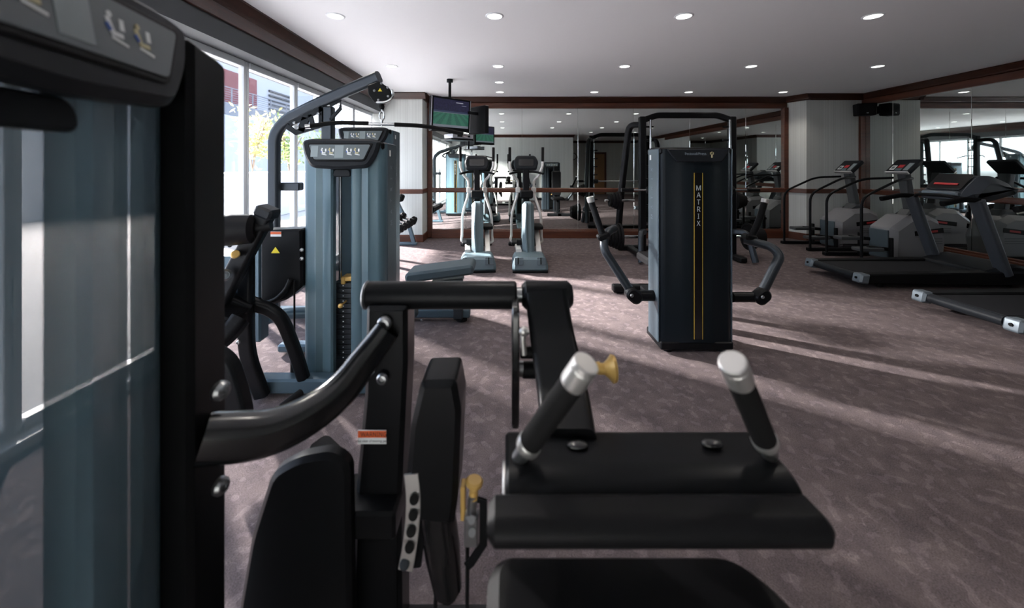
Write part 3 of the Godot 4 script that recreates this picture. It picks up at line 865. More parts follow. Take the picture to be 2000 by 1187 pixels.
func foreground_machine() -> void:
	var o := thing("curl_machine", "large black arm curl machine with smoked weight tower in the near foreground", "gym machine", Vector3(-0.2, 0, -0.9))
	var tf := Transform3D(Basis(Vector3.UP, deg_to_rad(100.7)), Vector3(-0.788, 0, -0.472) - o.position)
	tower(o, tf, 0.62, 1.695, 0.36, "smoked", 15, false)
	# round-topped upright beside the tower
	wpart(o, "upright", Sh.new().ext(rounded([Vector2(-0.09, 0.0), Vector2(0.045, 0.0), Vector2(0.045, 1.63), Vector2(0.03, 1.645), Vector2(-0.09, 1.66)], 0.012), 0.07, 0.012, Transform3D(Basis(Vector3.UP, deg_to_rad(100.7)), Vector3(-0.682, 0, -0.855))), M.black_plastic)
	bolt(o, sv(427, 762, 0.83), Vector3(1, 0, 0.25).normalized(), 0.02)
	bolt(o, sv(428, 948, 0.83), Vector3(1, 0, 0.25).normalized(), 0.018)
	# swept tube from the tower to the post
	var line := bend([sv(395, 856, 0.8), sv(540, 848, 0.87), sv(660, 775, 0.96), sv(722, 690, 1.03), sv(756, 645, 1.06)], 0.16, 8)
	var sc := []
	for i in line.size():
		sc.append(lerpf(1.0, 0.72, float(i) / (line.size() - 1)))
	wpart(o, "swept_tube", Sh.new().sweep(line, Sh.rrect(0.075, 0.1, 0.035, 5), Vector3.UP, true, sc), M.black_gloss)
	# post
	wpart(o, "post", Sh.new().ext(rounded(outline([[722, 592], [800, 592], [800, 700], [788, 960], [790, 1281], [690, 1281], [700, 960], [718, 760]], 1.1), 0.01), 0.1, 0.012, at_depth(1.12)), M.black_metal)
	wpart(o, "post_collar", Sh.new().rbox(sv(716, 985, 1.08), Vector3(0.2, 0.075, 0.14), 0.012, 0.008), M.black_metal)
	wpart(o, "foot_shield", Sh.new().ext(rounded(outline([[548, 900], [598, 872], [660, 862], [694, 884], [700, 1280], [470, 1280], [486, 1160], [510, 1020]], 1.02), 0.03), 0.05, 0.012, at_depth(1.0)), M.black_metal)
	wpart(o, "leg", Sh.new().sweep(bend([sv(640, 880, 1.16), sv(600, 1020, 1.2), sv(560, 1190, 1.22)], 0.1), Sh.rrect(0.07, 0.1, 0.02)), M.black_metal)
	wpart(o, "floor_beam", Sh.new().box(Vector3(-0.2, 0.045, -1.12), Vector3(0.9, 0.07, 0.1), 0.01), M.black_metal)
	warning_label(o, sv(727, 853, 1.065), 0.078, 0.038, true)
	bolt(o, sv(752, 630, 1.065), Vector3.BACK, 0.02)
	bolt(o, sv(748, 738, 1.06), Vector3.BACK, 0.016)
	# pivot tube across the top
	wpart(o, "pivot_tube", Sh.new().cyl(sv(718, 576, 1.13), sv(1009, 576, 1.13), 0.04, 28, 0.006), M.black_metal)
	wpart(o, "pivot_end", Sh.new().cyl(sv(713, 576, 1.13), sv(719, 576, 1.13), 0.041, 28, 0.004), M.steel)
	wpart(o, "pivot_sleeve", Sh.new().cyl(sv(1019, 576, 1.13), sv(1117, 576, 1.13), 0.041, 28, 0.012), M.black_metal)
	wpart(o, "pivot_axle", Sh.new().cyl(sv(1005, 576, 1.13), sv(1022, 576, 1.13), 0.022, 16), M.steel)
	# range cam, seen edge on
	var cam := rounded([Vector2(-0.05, 1.03), Vector2(0.07, 1.03), Vector2(0.11, 0.88), Vector2(0.1, 0.7), Vector2(-0.02, 0.68), Vector2(-0.06, 0.85)], 0.03)
	wpart(o, "range_cam", Sh.new().ext(cam, 0.02, 0.004, Transform3D(Basis(Vector3.FORWARD, Vector3.UP, Vector3.RIGHT), Vector3(sv(1006, 576, 1.08).x, 0, -1.06))), M.black_gloss)
	for p in [[1030, 688, 0.016], [1034, 722, 0.022]]:
		wpart(o, "cam_stud", Sh.new().cyl(sv(p[0] - 14, p[1], 1.06), sv(p[0] + 26, p[1], 1.06), p[2], 16, 0.003), M.black_plastic)
	wpart(o, "cam_stud", Sh.new().cyl(sv(1012, 720, 1.06), sv(1024, 720, 1.06), 0.02, 16, 0.003), M.steel)
	wpart(o, "release_lever", Sh.new().tube(bend([sv(1024, 692, 1.0), sv(1021, 662, 1.0), sv(1022, 648, 1.0), sv(1032, 645, 1.0)], 0.02), 0.008, 10).ball(sv(1023, 647, 1.0), Vector3.ONE * 0.013), M.aluminium)
	# swinging arm
	wpart(o, "swing_arm", Sh.new().sweep(bend([sv(1066, 570, 1.11), sv(1075, 640, 1.07), sv(1103, 790, 0.9), sv(1108, 862, 0.8)], 0.08), Sh.rrect(0.12, 0.06, 0.018), Vector3.BACK), M.black_metal)
	wpart(o, "pull_pin", Sh.new().cyl(sv(1140, 720, 0.93), sv(1172, 718, 0.93), 0.014, 14).turn(sv(1168, 720, 0.93), sv(1202, 720, 0.93), [Vector2(0, 0), Vector2(0.013, 0.02), Vector2(0.013, 0.35), Vector2(0.022, 0.6), Vector2(0.032, 0.8), Vector2(0.03, 0.97), Vector2(0, 1)], 20), M.gold, "gold pull pin knob")
	# arm pad and its housing
	var prof := rounded([Vector2(-0.085, 0.03), Vector2(0.02, 0.03), Vector2(0.055, 0.018), Vector2(0.07, -0.015), Vector2(0.06, -0.05), Vector2(-0.06, -0.05), Vector2(-0.085, 0.0)], 0.02)
	var along := Basis(Vector3.BACK, Vector3.UP, Vector3.LEFT)
	var hc := Vector3(0.265, 0.811, -0.735)
	wpart(o, "pad_housing", Sh.new().ext(prof, 0.53, 0.006, Transform3D(along, hc)), M.black_metal)
	wpart(o, "housing_cap", Sh.new().ext(rounded([Vector2(-0.02, 0.022), Vector2(0.02, 0.022), Vector2(0.062, 0.0), Vector2(0.06, -0.045), Vector2(-0.02, -0.045)], 0.018), 0.006, 0.002, Transform3D(along, hc + Vector3(-0.267, 0, 0))), M.aluminium)
	var pprof := rounded([Vector2(-0.035, 0.02), Vector2(0.018, 0.022), Vector2(0.036, 0.004), Vector2(0.028, -0.022), Vector2(-0.03, -0.034), Vector2(-0.042, -0.008)], 0.016)
	wpart(o, "arm_pad", Sh.new().ext(pprof, 0.55, 0.012, Transform3D(along, Vector3(0.246, 0.822, -0.627))), M.vinyl, "black vinyl pad")
	for p in [[1128, 869], [1391, 866]]:
		wpart(o, "oval_plug", Sh.new().ball(sv(p[0], p[1], 0.768), Vector3(0.022, 0.007, 0.013)), M.black_gloss)
	# grips
	for g in [[sv(1020, 885, 0.735), sv(1146, 708, 0.64)], [sv(1500, 876, 0.735), sv(1430, 706, 0.64)]]:
		var a: Vector3 = g[0]
		var b: Vector3 = g[1]
		var d := b - a
		var grip := wpart(o, "grip", Sh.new().turn(a + d * 0.1, a + d * 0.82, [Vector2(0, 0), Vector2(0.0215, 0), Vector2(0.0215, 0.5), Vector2(0.0215, 1), Vector2(0, 1)], 26), M.rubber)
		part(grip, "end_cap", Sh.new().turn(a + d * 0.8, b, [Vector2(0, 0), Vector2(0.0222, 0.0), Vector2(0.0228, 0.1), Vector2(0.0228, 0.72), Vector2(0.0216, 0.76), Vector2(0.0228, 0.8), Vector2(0.0222, 0.97), Vector2(0.019, 1.0), Vector2(0, 1)], 26), M.aluminium, "brushed aluminium cap")
		part(grip, "collar", Sh.new().turn(a + d * 0.08, a + d * 0.15, [Vector2(0, 0), Vector2(0.022, 0.0), Vector2(0.0232, 0.2), Vector2(0.0232, 0.8), Vector2(0.022, 1), Vector2(0, 1)], 26), M.aluminium)
		part(grip, "stem", Sh.new().cyl(a - d * 0.06, a + d * 0.1, 0.015, 16), M.steel)
	# seat
	var seat := rounded([Vector2(-0.27, -0.36), Vector2(0.32, -0.36), Vector2(0.265, -0.03), Vector2(0.21, 0.035), Vector2(-0.24, 0.035), Vector2(-0.268, 0.0)], 0.05)
	wpart(o, "seat", Sh.new().ext(seat, 0.075, 0.022, Transform3D(Basis(Vector3.RIGHT, Vector3.FORWARD, Vector3.UP) * Basis(Vector3.RIGHT, 0.04), Vector3(sv(1222, 1100, 0.75).x, 0.612, -0.725))), M.vinyl, "black vinyl seat")
	wpart(o, "seat_post", Sh.new().box(Vector3(0.24, 0.29, -0.5), Vector3(0.08, 0.56, 0.08), 0.01).box(Vector3(0.1, 0.045, -0.5), Vector3(0.4, 0.07, 0.1), 0.01).box(Vector3(-0.06, 0.045, -0.8), Vector3(0.1, 0.07, 0.7), 0.01), M.black_metal)
	# counterweight on its lever
	wpart(o, "counterweight", Sh.new().ext(rounded(outline([[826, 735], [893, 733], [903, 790], [896, 960], [888, 1012], [800, 1000], [797, 930], [806, 820]], 0.98), 0.012), 0.14, 0.014, at_depth(1.02)), M.black_metal)
	wpart(o, "lever", Sh.new().turn(sv(852, 985, 1.0), sv(878, 1172, 0.98), [Vector2(0, 0), Vector2(0.047, 0), Vector2(0.045, 0.5), Vector2(0.036, 0.88), Vector2(0.02, 0.97), Vector2(0, 1)], 20), M.black_gloss)
	wpart(o, "adjuster_rod", Sh.new().cyl(sv(857, 1060, 0.97), sv(845, 1275, 0.97), 0.005, 8), M.black_plastic)
	wpart(o, "adjuster_rod", Sh.new().cyl(sv(913, 1060, 0.97), sv(912, 1275, 0.97), 0.005, 8), M.black_plastic)
	wpart(o, "rod_nut", Sh.new().ball(sv(847, 1095, 0.965), Vector3(0.007, 0.014, 0.007)), M.chrome)
	# range selector strip with holes, and its latch
	var strip := []
	for p in [[803, 925], [808, 970], [806, 1020], [800, 1070], [792, 1112]]:
		strip.append(sv(p[0], p[1], 0.95))
	wpart(o, "selector_strip", Sh.new().sweep(bend(strip, 0.03), Sh.rrect(0.036, 0.006, 0.002), Vector3.BACK), M.aluminium, "pale metal strip with round holes")
	for p in [[809, 975], [807, 1006], [803, 1038], [800, 1069]]:
		wpart(o, "strip_hole", Sh.new().cyl(sv(p[0], p[1], 0.951), sv(p[0], p[1], 0.936), 0.0115, 16), M.rubber)
	wpart(o, "strip_hole", Sh.new().cyl(sv(790, 1102, 0.951), sv(790, 1102, 0.94), 0.012, 14, 0.002), M.iron)
	wpart(o, "strip_guard", Sh.new().ext(rounded(outline([[820, 985], [836, 1000], [822, 1110], [800, 1112]], 0.97), 0.005), 0.01, 0.002, at_depth(0.975)), M.black_metal)
	wpart(o, "amber_plate", Sh.new().box(sv(905, 975, 0.97), Vector3(0.012, 0.085, 0.03), 0.002), M.gold)
	wpart(o, "latch_bracket", Sh.new().sweep([sv(916, 972, 0.94), sv(944, 978, 0.94), sv(944, 1062, 0.94), sv(920, 1098, 0.94), sv(912, 1105, 0.94)], Sh.rrect(0.02, 0.007, 0.002), Vector3.BACK, false), M.black_metal)
	wpart(o, "latch_body", Sh.new().box(sv(921, 1030, 0.94), Vector3(0.034, 0.075, 0.03), 0.004).cyl(sv(922, 1040, 0.925), sv(922, 1040, 0.917), 0.009, 14).cyl(sv(921, 1015, 0.925), sv(921, 1015, 0.917), 0.009, 14).cyl(sv(921, 1000, 0.94), sv(924, 965, 0.94), 0.012, 14), M.steel)
	wpart(o, "latch_knob", Sh.new().turn(sv(924, 972, 0.94), sv(927, 936, 0.94), [Vector2(0, 0), Vector2(0.012, 0.0), Vector2(0.0105, 0.4), Vector2(0.013, 0.62), Vector2(0.021, 0.78), Vector2(0.021, 0.93), Vector2(0.017, 1.0), Vector2(0, 1)], 22), M.gold, "gold latch knob")

func leg_curl_machine() -> void:
	var o := thing("leg_curl_machine", "blue grey weight tower machine with foam roller, behind the foreground machine", "gym machine", Vector3(-1.3, 0, -2.5))
	tower(o, Transform3D(Basis.IDENTITY, Vector3(-1.046, 0, -2.61) - o.position), 0.54, 1.585, 0.32, "smoked")
	# housing with warning labels
	var d := 2.46
	wpart(o, "cable_housing", Sh.new().ext(rounded(outline([[508, 450], [588, 447], [590, 560], [560, 585], [520, 600], [508, 585]], d), 0.015), 0.14, 0.012, at_depth(d + 0.07)), M.black_metal)
	warning_label(o, sv(539, 457, d - 0.004), 0.068, 0.032, false)
	wpart(o, "hazard_triangle", Sh.new().ext(PackedVector2Array([sv2(530, 494, d), sv2(547, 494, d), sv2(538.5, 482, d)]), 0.002, 0.0, at_depth(d - 0.003)), M.print_yellow, "yellow warning triangle")
	# roller and lever
	wpart(o, "foam_roller", Sh.new().turn(sv(402, 452, 2.05), sv(502, 446, 2.1), [Vector2(0, 0), Vector2(0.07, 0.0), Vector2(0.082, 0.06), Vector2(0.084, 0.5), Vector2(0.078, 0.9), Vector2(0.05, 0.99), Vector2(0, 1)], 26), M.vinyl, "black foam roller")
	wpart(o, "roller_axle", Sh.new().cyl(sv(495, 446, 2.1), sv(530, 440, 2.12), 0.03, 16), M.black_plastic)
	wpart(o, "lever", Sh.new().sweep([sv(522, 412, 2.12), sv(500, 455, 2.12), sv(462, 525, 2.12), sv(428, 590, 2.12)], Sh.rrect(0.095, 0.07, 0.02), Vector3.BACK), M.black_metal)
	wpart(o, "lever_cap", Sh.new().box(sv(522, 414, 2.12), Vector3(0.1, 0.06, 0.1), 0.012, Basis(Vector3.BACK, -0.4)), M.dark_plastic)
	wpart(o, "gold_stop", Sh.new().cyl(sv(458, 497, 2.07), sv(460, 496, 2.02), 0.021, 16, 0.004), M.gold)
	wpart(o, "pivot", Sh.new().turn(sv(440, 537, 2.06), sv(440, 537, 2.02), [Vector2(0, 0), Vector2(0.03, 0), Vector2(0.032, 0.6), Vector2(0.02, 0.85), Vector2(0.018, 0.6), Vector2(0.008, 0.6), Vector2(0.007, 1), Vector2(0, 1)], 20), M.steel)
	# arc of range holes
	var arc := []
	for i in 7:
		var a := lerpf(2.5, 0.9, i / 6.0)
		arc.append(sv(436, 545, 2.2) + Vector3(cos(a), sin(a), 0) * 0.2)
	wpart(o, "range_arc", Sh.new().sweep(arc, Sh.rrect(0.045, 0.01, 0.003), Vector3.BACK), M.steel)
	for i in 5:
		var a := lerpf(2.3, 1.05, i / 4.0)
		var c := sv(436, 545, 2.2) + Vector3(cos(a), sin(a), 0) * 0.2
		wpart(o, "arc_hole", Sh.new().cyl(c + Vector3(0, 0, 0.002), c + Vector3(0, 0, 0.0075), 0.013, 14), M.rubber)
	wpart(o, "range_plate", Sh.new().ext(rounded(outline([[425, 500], [470, 500], [490, 560], [470, 610], [425, 610]], 2.24), 0.02), 0.012, 0.003, at_depth(2.24)), M.blue_iron)
	# frame tubes
	wpart(o, "post", Sh.new().sweep(bend([sv(481, 500, 2.25), sv(481, 690, 2.25), sv(512, 772, 2.3)], 0.12), Sh.rrect(0.085, 0.06, 0.02), Vector3.BACK), M.black_metal)
	wpart(o, "rear_column", Sh.new().box(sv(500, 560, 2.55), Vector3(0.12, 0.7, 0.1), 0.012), M.blue_iron)
	wpart(o, "swept_tube", Sh.new().sweep(bend([sv(478, 590, 2.28), sv(545, 608, 2.3), sv(575, 680, 2.34), sv(602, 768, 2.38)], 0.2), Sh.rrect(0.07, 0.07, 0.025), Vector3.BACK), M.black_metal)
	wpart(o, "swept_tube", Sh.new().tube(bend([sv(470, 660, 2.6), sv(500, 632, 2.7), sv(545, 612, 2.8), sv(600, 610, 2.85)], 0.2), 0.042), M.blue_iron)
	wpart(o, "hose", Sh.new().tube(bend([sv(568, 545, 2.44), sv(560, 565, 2.44), sv(540, 585, 2.44), sv(520, 592, 2.44)], 0.08), 0.016), M.black_plastic)
	wpart(o, "cable", Sh.new().cyl(sv(575, 548, 2.44), sv(575, 700, 2.44), 0.006, 8), M.black_plastic)
	wpart(o, "cable_guard", Sh.new().rbox(sv(577, 715, 2.44), Vector3(0.05, 0.2, 0.05), 0.02, 0.01), M.black_plastic)
	wpart(o, "floor_beam", Sh.new().box(Vector3(-1.3, 0.065, -2.38), Vector3(0.95, 0.09, 0.1), 0.012), M.blue_iron)
	wpart(o, "floor_beam", Sh.new().box(Vector3(-1.3, 0.05, -2.9), Vector3(0.8, 0.06, 0.09), 0.012), M.blue_iron)
	wpart(o, "foot_plate", Sh.new().cyl(Vector3(-1.35, 0.0, -2.88), Vector3(-1.35, 0.03, -2.88), 0.05, 16), M.black_plastic)
	wpart(o, "foot_peg", Sh.new().cyl(sv(548, 797, 2.1), sv(590, 765, 2.2), 0.022, 16, 0.006), M.rubber)
	wpart(o, "seat", Sh.new().ext(rounded(outline([[418, 598], [462, 616], [430, 650], [405, 655]], 2.1), 0.02), 0.35, 0.03, at_depth(2.2)), M.vinyl, "black vinyl seat pad")
	wpart(o, "seat_arm", Sh.new().sweep(bend([sv(412, 575, 2.15), sv(445, 580, 2.2), sv(490, 600, 2.25)], 0.08), Sh.rrect(0.06, 0.09, 0.02), Vector3.BACK), M.black_metal)
	wpart(o, "thigh_support", Sh.new().sweep(bend([sv(470, 622, 2.1), sv(448, 650, 2.05), sv(410, 680, 2.0)], 0.1), Sh.rrect(0.09, 0.1, 0.03), Vector3.BACK), M.vinyl)
	wpart(o, "front_leg", Sh.new().sweep(bend([sv(405, 690, 1.75), sv(440, 710, 1.75), sv(466, 790, 1.75), sv(475, 880, 1.75)], 0.15), Sh.rrect(0.1, 0.08, 0.02), Vector3.BACK), M.black_metal)
	for p in [[466, 598], [466, 668], [590, 488], [590, 505], [582, 703]]:
		bolt(o, sv(p[0], p[1], 2.2 if p[0] < 500 else 2.4), Vector3.BACK, 0.012)

func lat_machine() -> void:
	var o := thing("lat_pulldown_machine", "tall lat pulldown machine with overhead beam and hanging bar by the windows", "gym machine", Vector3(-1.45, 0, -3.9))
	tower(o, Transform3D(Basis.IDENTITY, Vector3(-1.44, 0, -4.08) - o.position), 0.56, 1.81, 0.36, "smoked")
	# overhead beam
	wpart(o, "overhead_beam", Sh.new().sweep(bend([Vector3(-2.17, 0.0, -3.6), sv(536, 262, 3.6), sv(560, 232, 3.58), sv(640, 193, 3.45), sv(740, 150, 3.3)], 0.2, 8), Sh.rrect(0.1, 0.085, 0.03), Vector3.BACK), M.iron)
	wpart(o, "cross_brace", Sh.new().box((sv(536, 364, 3.6) + sv(580, 364, 3.75)) / 2, Vector3(0.3, 0.075, 0.09), 0.01), M.iron)
	wpart(o, "support_post", Sh.new().box(Vector3(-1.6, 0.98, -3.47), Vector3(0.1, 1.94, 0.08), 0.012), M.iron)
	# bracket plates under the beam
	var d := 3.44
	var pl := Sh.new()
	pl.sweep([sv(560, 246, d), sv(578, 259, d), sv(630, 243, d)], Sh.rrect(0.05, 0.02, 0.004), Vector3.BACK, false)
	pl.sweep([sv(566, 242, d), sv(630, 212, d)], Sh.rrect(0.05, 0.02, 0.004), Vector3.BACK, false)
	pl.sweep([sv(588, 256, d), sv(598, 230, d)], Sh.rrect(0.07, 0.02, 0.004), Vector3.BACK, false)
	pl.sweep([sv(612, 248, d), sv(606, 224, d)], Sh.rrect(0.04, 0.02, 0.004), Vector3.BACK, false)
	pl.sweep([sv(628, 248, d), sv(628, 208, d)], Sh.rrect(0.05, 0.02, 0.004), Vector3.BACK, false)
	wpart(o, "bracket_plate", pl, M.dark_plastic)
	wpart(o, "bracket_plate", Sh.new().sweep([sv(645, 234, d), sv(665, 212, d), sv(666, 196, d), sv(645, 206, d)], Sh.rrect(0.03, 0.02, 0.004), Vector3.BACK, false), M.dark_plastic)
	for p in [[582, 250], [606, 245], [575, 240], [622, 222]]:
		bolt(o, sv(p[0], p[1], d - 0.02), Vector3.BACK, 0.013)
	# pulley head
	var pd := 3.27
	wpart(o, "pulley_cover", Sh.new().ext(rounded(outline([[720, 168], [742, 160], [760, 172], [767, 182], [764, 194], [748, 202], [732, 200], [722, 186]], pd), 0.012), 0.07, 0.006, at_depth(pd)), M.black_plastic)
	wpart(o, "pulley_guard", Sh.new().tube(bend([sv(736, 200, pd - 0.04), sv(752, 200, pd - 0.04), sv(764, 194, pd - 0.04), sv(768, 184, pd - 0.04), sv(765, 175, pd - 0.04)], 0.05), 0.012, 10), M.chrome)
	wpart(o, "hazard_triangle", Sh.new().ext(PackedVector2Array([sv2(741, 180, pd), sv2(749, 180, pd), sv2(745, 174, pd)]), 0.002, 0.0, at_depth(pd - 0.037)), M.print_yellow)
	for p in [[731, 177], [745, 163], [758, 188], [739, 195], [757, 171]]:
		bolt(o, sv(p[0], p[1], pd - 0.035), Vector3.BACK, 0.01)
	wpart(o, "cable_ball", Sh.new().ball(sv(746, 208, pd), Vector3(0.022, 0.028, 0.022)), M.rubber)
	# carabiner and bar
	var loop := []
	for i in 13:
		var a := TAU * i / 12.0
		loop.append(sv(746, 226, pd) + Vector3(cos(a) * 0.02, sin(a) * 0.042, 0))
	wpart(o, "carabiner", Sh.new().tube(loop, 0.007, 8).cyl(sv(746, 218, pd), sv(746, 212, pd), 0.006, 8).cyl(sv(746, 234, pd), sv(746, 246, pd), 0.01, 10), M.chrome)
	var bar := wpart(o, "pull_bar", Sh.new().cyl(sv(719, 242, pd), sv(772, 243, pd), 0.014, 14), M.chrome)
	part(bar, "bar_grip", Sh.new().tube(bend([sv(604, 246, 3.1), sv(655, 239, 3.2), sv(720, 241, pd)], 0.15), 0.018), M.rubber)
	part(bar, "bar_grip", Sh.new().tube(bend([sv(770, 243, pd), sv(835, 246, 3.34), sv(906, 262, 3.42)], 0.15), 0.018), M.rubber)
	part(bar, "bar_end", Sh.new().cyl(sv(596, 247, 3.09), sv(606, 246, 3.1), 0.02, 12), M.chrome)
	part(bar, "bar_end", Sh.new().cyl(sv(904, 262, 3.42), sv(914, 264, 3.43), 0.021, 12), M.chrome)
	# bench
	var bd := 3.46
	wpart(o, "bench_pad", Sh.new().rbox(sv(863, 527, bd), Vector3(0.6, 0.085, 0.3), 0.035, 0.02, Basis(Vector3.BACK, 0.13)), M.grey_vinyl, "grey vinyl bench pad")
	wpart(o, "pad_bracket", Sh.new().box(sv(875, 546, bd), Vector3(0.28, 0.03, 0.12), 0.006, Basis(Vector3.BACK, 0.1)), M.iron)
	wpart(o, "bench_post", Sh.new().box(sv(895, 583, bd), Vector3(0.085, 0.36, 0.07), 0.01), M.iron)
	wpart(o, "floor_beam", Sh.new().box(Vector3(-1.1, 0.075, -3.52), Vector3(1.56, 0.075, 0.1), 0.01), M.blue_iron)
	wpart(o, "floor_beam", Sh.new().box(Vector3(-1.6, 0.075, -3.75), Vector3(0.09, 0.07, 0.5), 0.01), M.blue_iron)
	wpart(o, "floor_beam", Sh.new().box(Vector3(-1.95, 0.06, -3.6), Vector3(0.6, 0.06, 0.1), 0.01), M.blue_iron)
	wpart(o, "thigh_roller", Sh.new().cyl(sv(798, 608, 3.3), sv(815, 606, 3.3), 0.05, 18, 0.01), M.grey_vinyl)
	wpart(o, "rubber_foot", Sh.new().cyl(Vector3(-0.4, 0.0, -3.52), Vector3(-0.4, 0.04, -3.52), 0.05, 16), M.rubber)
	bolt(o, sv(824, 625, 3.46), Vector3.BACK, 0.012)

func centre_machine() -> void:
	var o := thing("press_machine", "dark weight tower machine with gold striped back and two side arms mid room", "gym machine", Vector3(1.45, 0, -3.05))
	tower(o, Transform3D(Basis(Vector3.UP, PI), Vector3.ZERO), 0.57, 1.57, 0.32, "smoked_dark", 16)
	lettering(o, "Pectoral/Press", 0.018, M.letter_dim, Transform3D(Basis(Vector3.RIGHT, -0.12), Vector3(-0.03, 1.502, 0.183)))
	part(o, "figure_print", Sh.new().box(Vector3(0.092, 1.495, 0.184), Vector3(0.012, 0.045, 0.001), 0.0).box(Vector3(0.092, 1.505, 0.184), Vector3(0.028, 0.016, 0.001), 0.0), M.print_sand)
	# arms on both sides
	var ld := 3.02
	wpart(o, "arm_shaft", Sh.new().cyl(sv(1240, 577, ld), sv(1290, 577, ld), 0.042, 18), M.black_metal)
	wpart(o, "arm_pivot", Sh.new().rbox(sv(1237, 576, ld - 0.02), Vector3(0.13, 0.1, 0.09), 0.045, 0.012, Basis(Vector3.BACK, -0.7)), M.black_metal)
	bolt(o, sv(1234, 577, ld - 0.07), Vector3.BACK, 0.014)
	wpart(o, "press_arm", Sh.new().tube(bend([sv(1234, 572, ld), sv(1176, 482, 3.1), sv(1186, 452, 3.2), sv(1200, 446, 3.3)], 0.14), 0.034), M.iron)
	wpart(o, "arm_clamp", Sh.new().box(sv(1178, 461, 3.14), Vector3(0.1, 0.05, 0.08), 0.012, Basis(Vector3.BACK, 0.35)), M.black_plastic)
	wpart(o, "press_grip", Sh.new().cyl(sv(1176, 456, 3.14), sv(1155, 395, 3.2), 0.027, 16), M.black_metal)
	wpart(o, "grip_cap", Sh.new().cyl(sv(1155, 395, 3.2), sv(1152, 384, 3.2), 0.031, 16, 0.004), M.aluminium)
	wpart(o, "arm_shaft", Sh.new().cyl(sv(1430, 580, ld), sv(1484, 580, ld), 0.04, 18), M.black_metal)
	wpart(o, "arm_pivot", Sh.new().rbox(sv(1486, 578, ld - 0.02), Vector3(0.13, 0.1, 0.09), 0.045, 0.012, Basis(Vector3.BACK, 0.7)), M.black_metal)
	bolt(o, sv(1489, 580, ld - 0.07), Vector3.BACK, 0.014)
	wpart(o, "press_arm", Sh.new().tube(bend([sv(1488, 572, ld), sv(1524, 500, 3.1), sv(1508, 482, 3.15), sv(1455, 468, 3.3)], 0.16, 8), 0.036), M.iron)
	wpart(o, "arm_clamp", Sh.new().box(sv(1464, 463, 3.27), Vector3(0.1, 0.05, 0.08), 0.012, Basis(Vector3.BACK, -0.2)), M.black_plastic)
	wpart(o, "press_grip", Sh.new().tube(bend([sv(1469, 460, 3.27), sv(1483, 430, 3.28), sv(1493, 395, 3.3)], 0.06), 0.027), M.black_metal)
	wpart(o, "grip_cap", Sh.new().cyl(sv(1493, 396, 3.3), sv(1495, 388, 3.3), 0.031, 16, 0.004), M.aluminium)
	# seat side, seen in the mirrors
	part(o, "seat_column", Sh.new().box(Vector3(0.1, 0.75, -0.45), Vector3(0.12, 1.4, 0.1), 0.012).box(Vector3(0.1, 0.05, -0.75), Vector3(0.12, 0.08, 1.1), 0.012).box(Vector3(0.1, 0.05, -1.25), Vector3(0.7, 0.08, 0.1), 0.012), M.black_metal)
	part(o, "backrest", Sh.new().rbox(Vector3(0.1, 0.92, -0.56), Vector3(0.28, 0.75, 0.08), 0.06, 0.02), M.vinyl)
	part(o, "seat", Sh.new().rbox(Vector3(0.1, 0.48, -0.82), Vector3(0.36, 0.38, 0.08), 0.06, 0.02, Basis(Vector3.RIGHT, PI / 2)), M.vinyl)
	part(o, "seat_post", Sh.new().box(Vector3(0.1, 0.26, -0.82), Vector3(0.08, 0.4, 0.08), 0.01), M.black_metal)

func plate_disc(parent: Node3D, c: Vector3, r: float, axis: Vector3, thick: float) -> void:
	part(parent, "weight_disc", Sh.new().turn(c, c + axis * thick, [Vector2(0.03, 0), Vector2(r * 0.35, 0.0), Vector2(r * 0.4, 0.15), Vector2(r * 0.8, 0.15), Vector2(r * 0.86, 0), Vector2(r, 0.08), Vector2(r, 0.92), Vector2(r * 0.86, 1), Vector2(r * 0.8, 0.85), Vector2(r * 0.4, 0.85), Vector2(r * 0.35, 1), Vector2(0.03, 1)], 28), M.rubber)

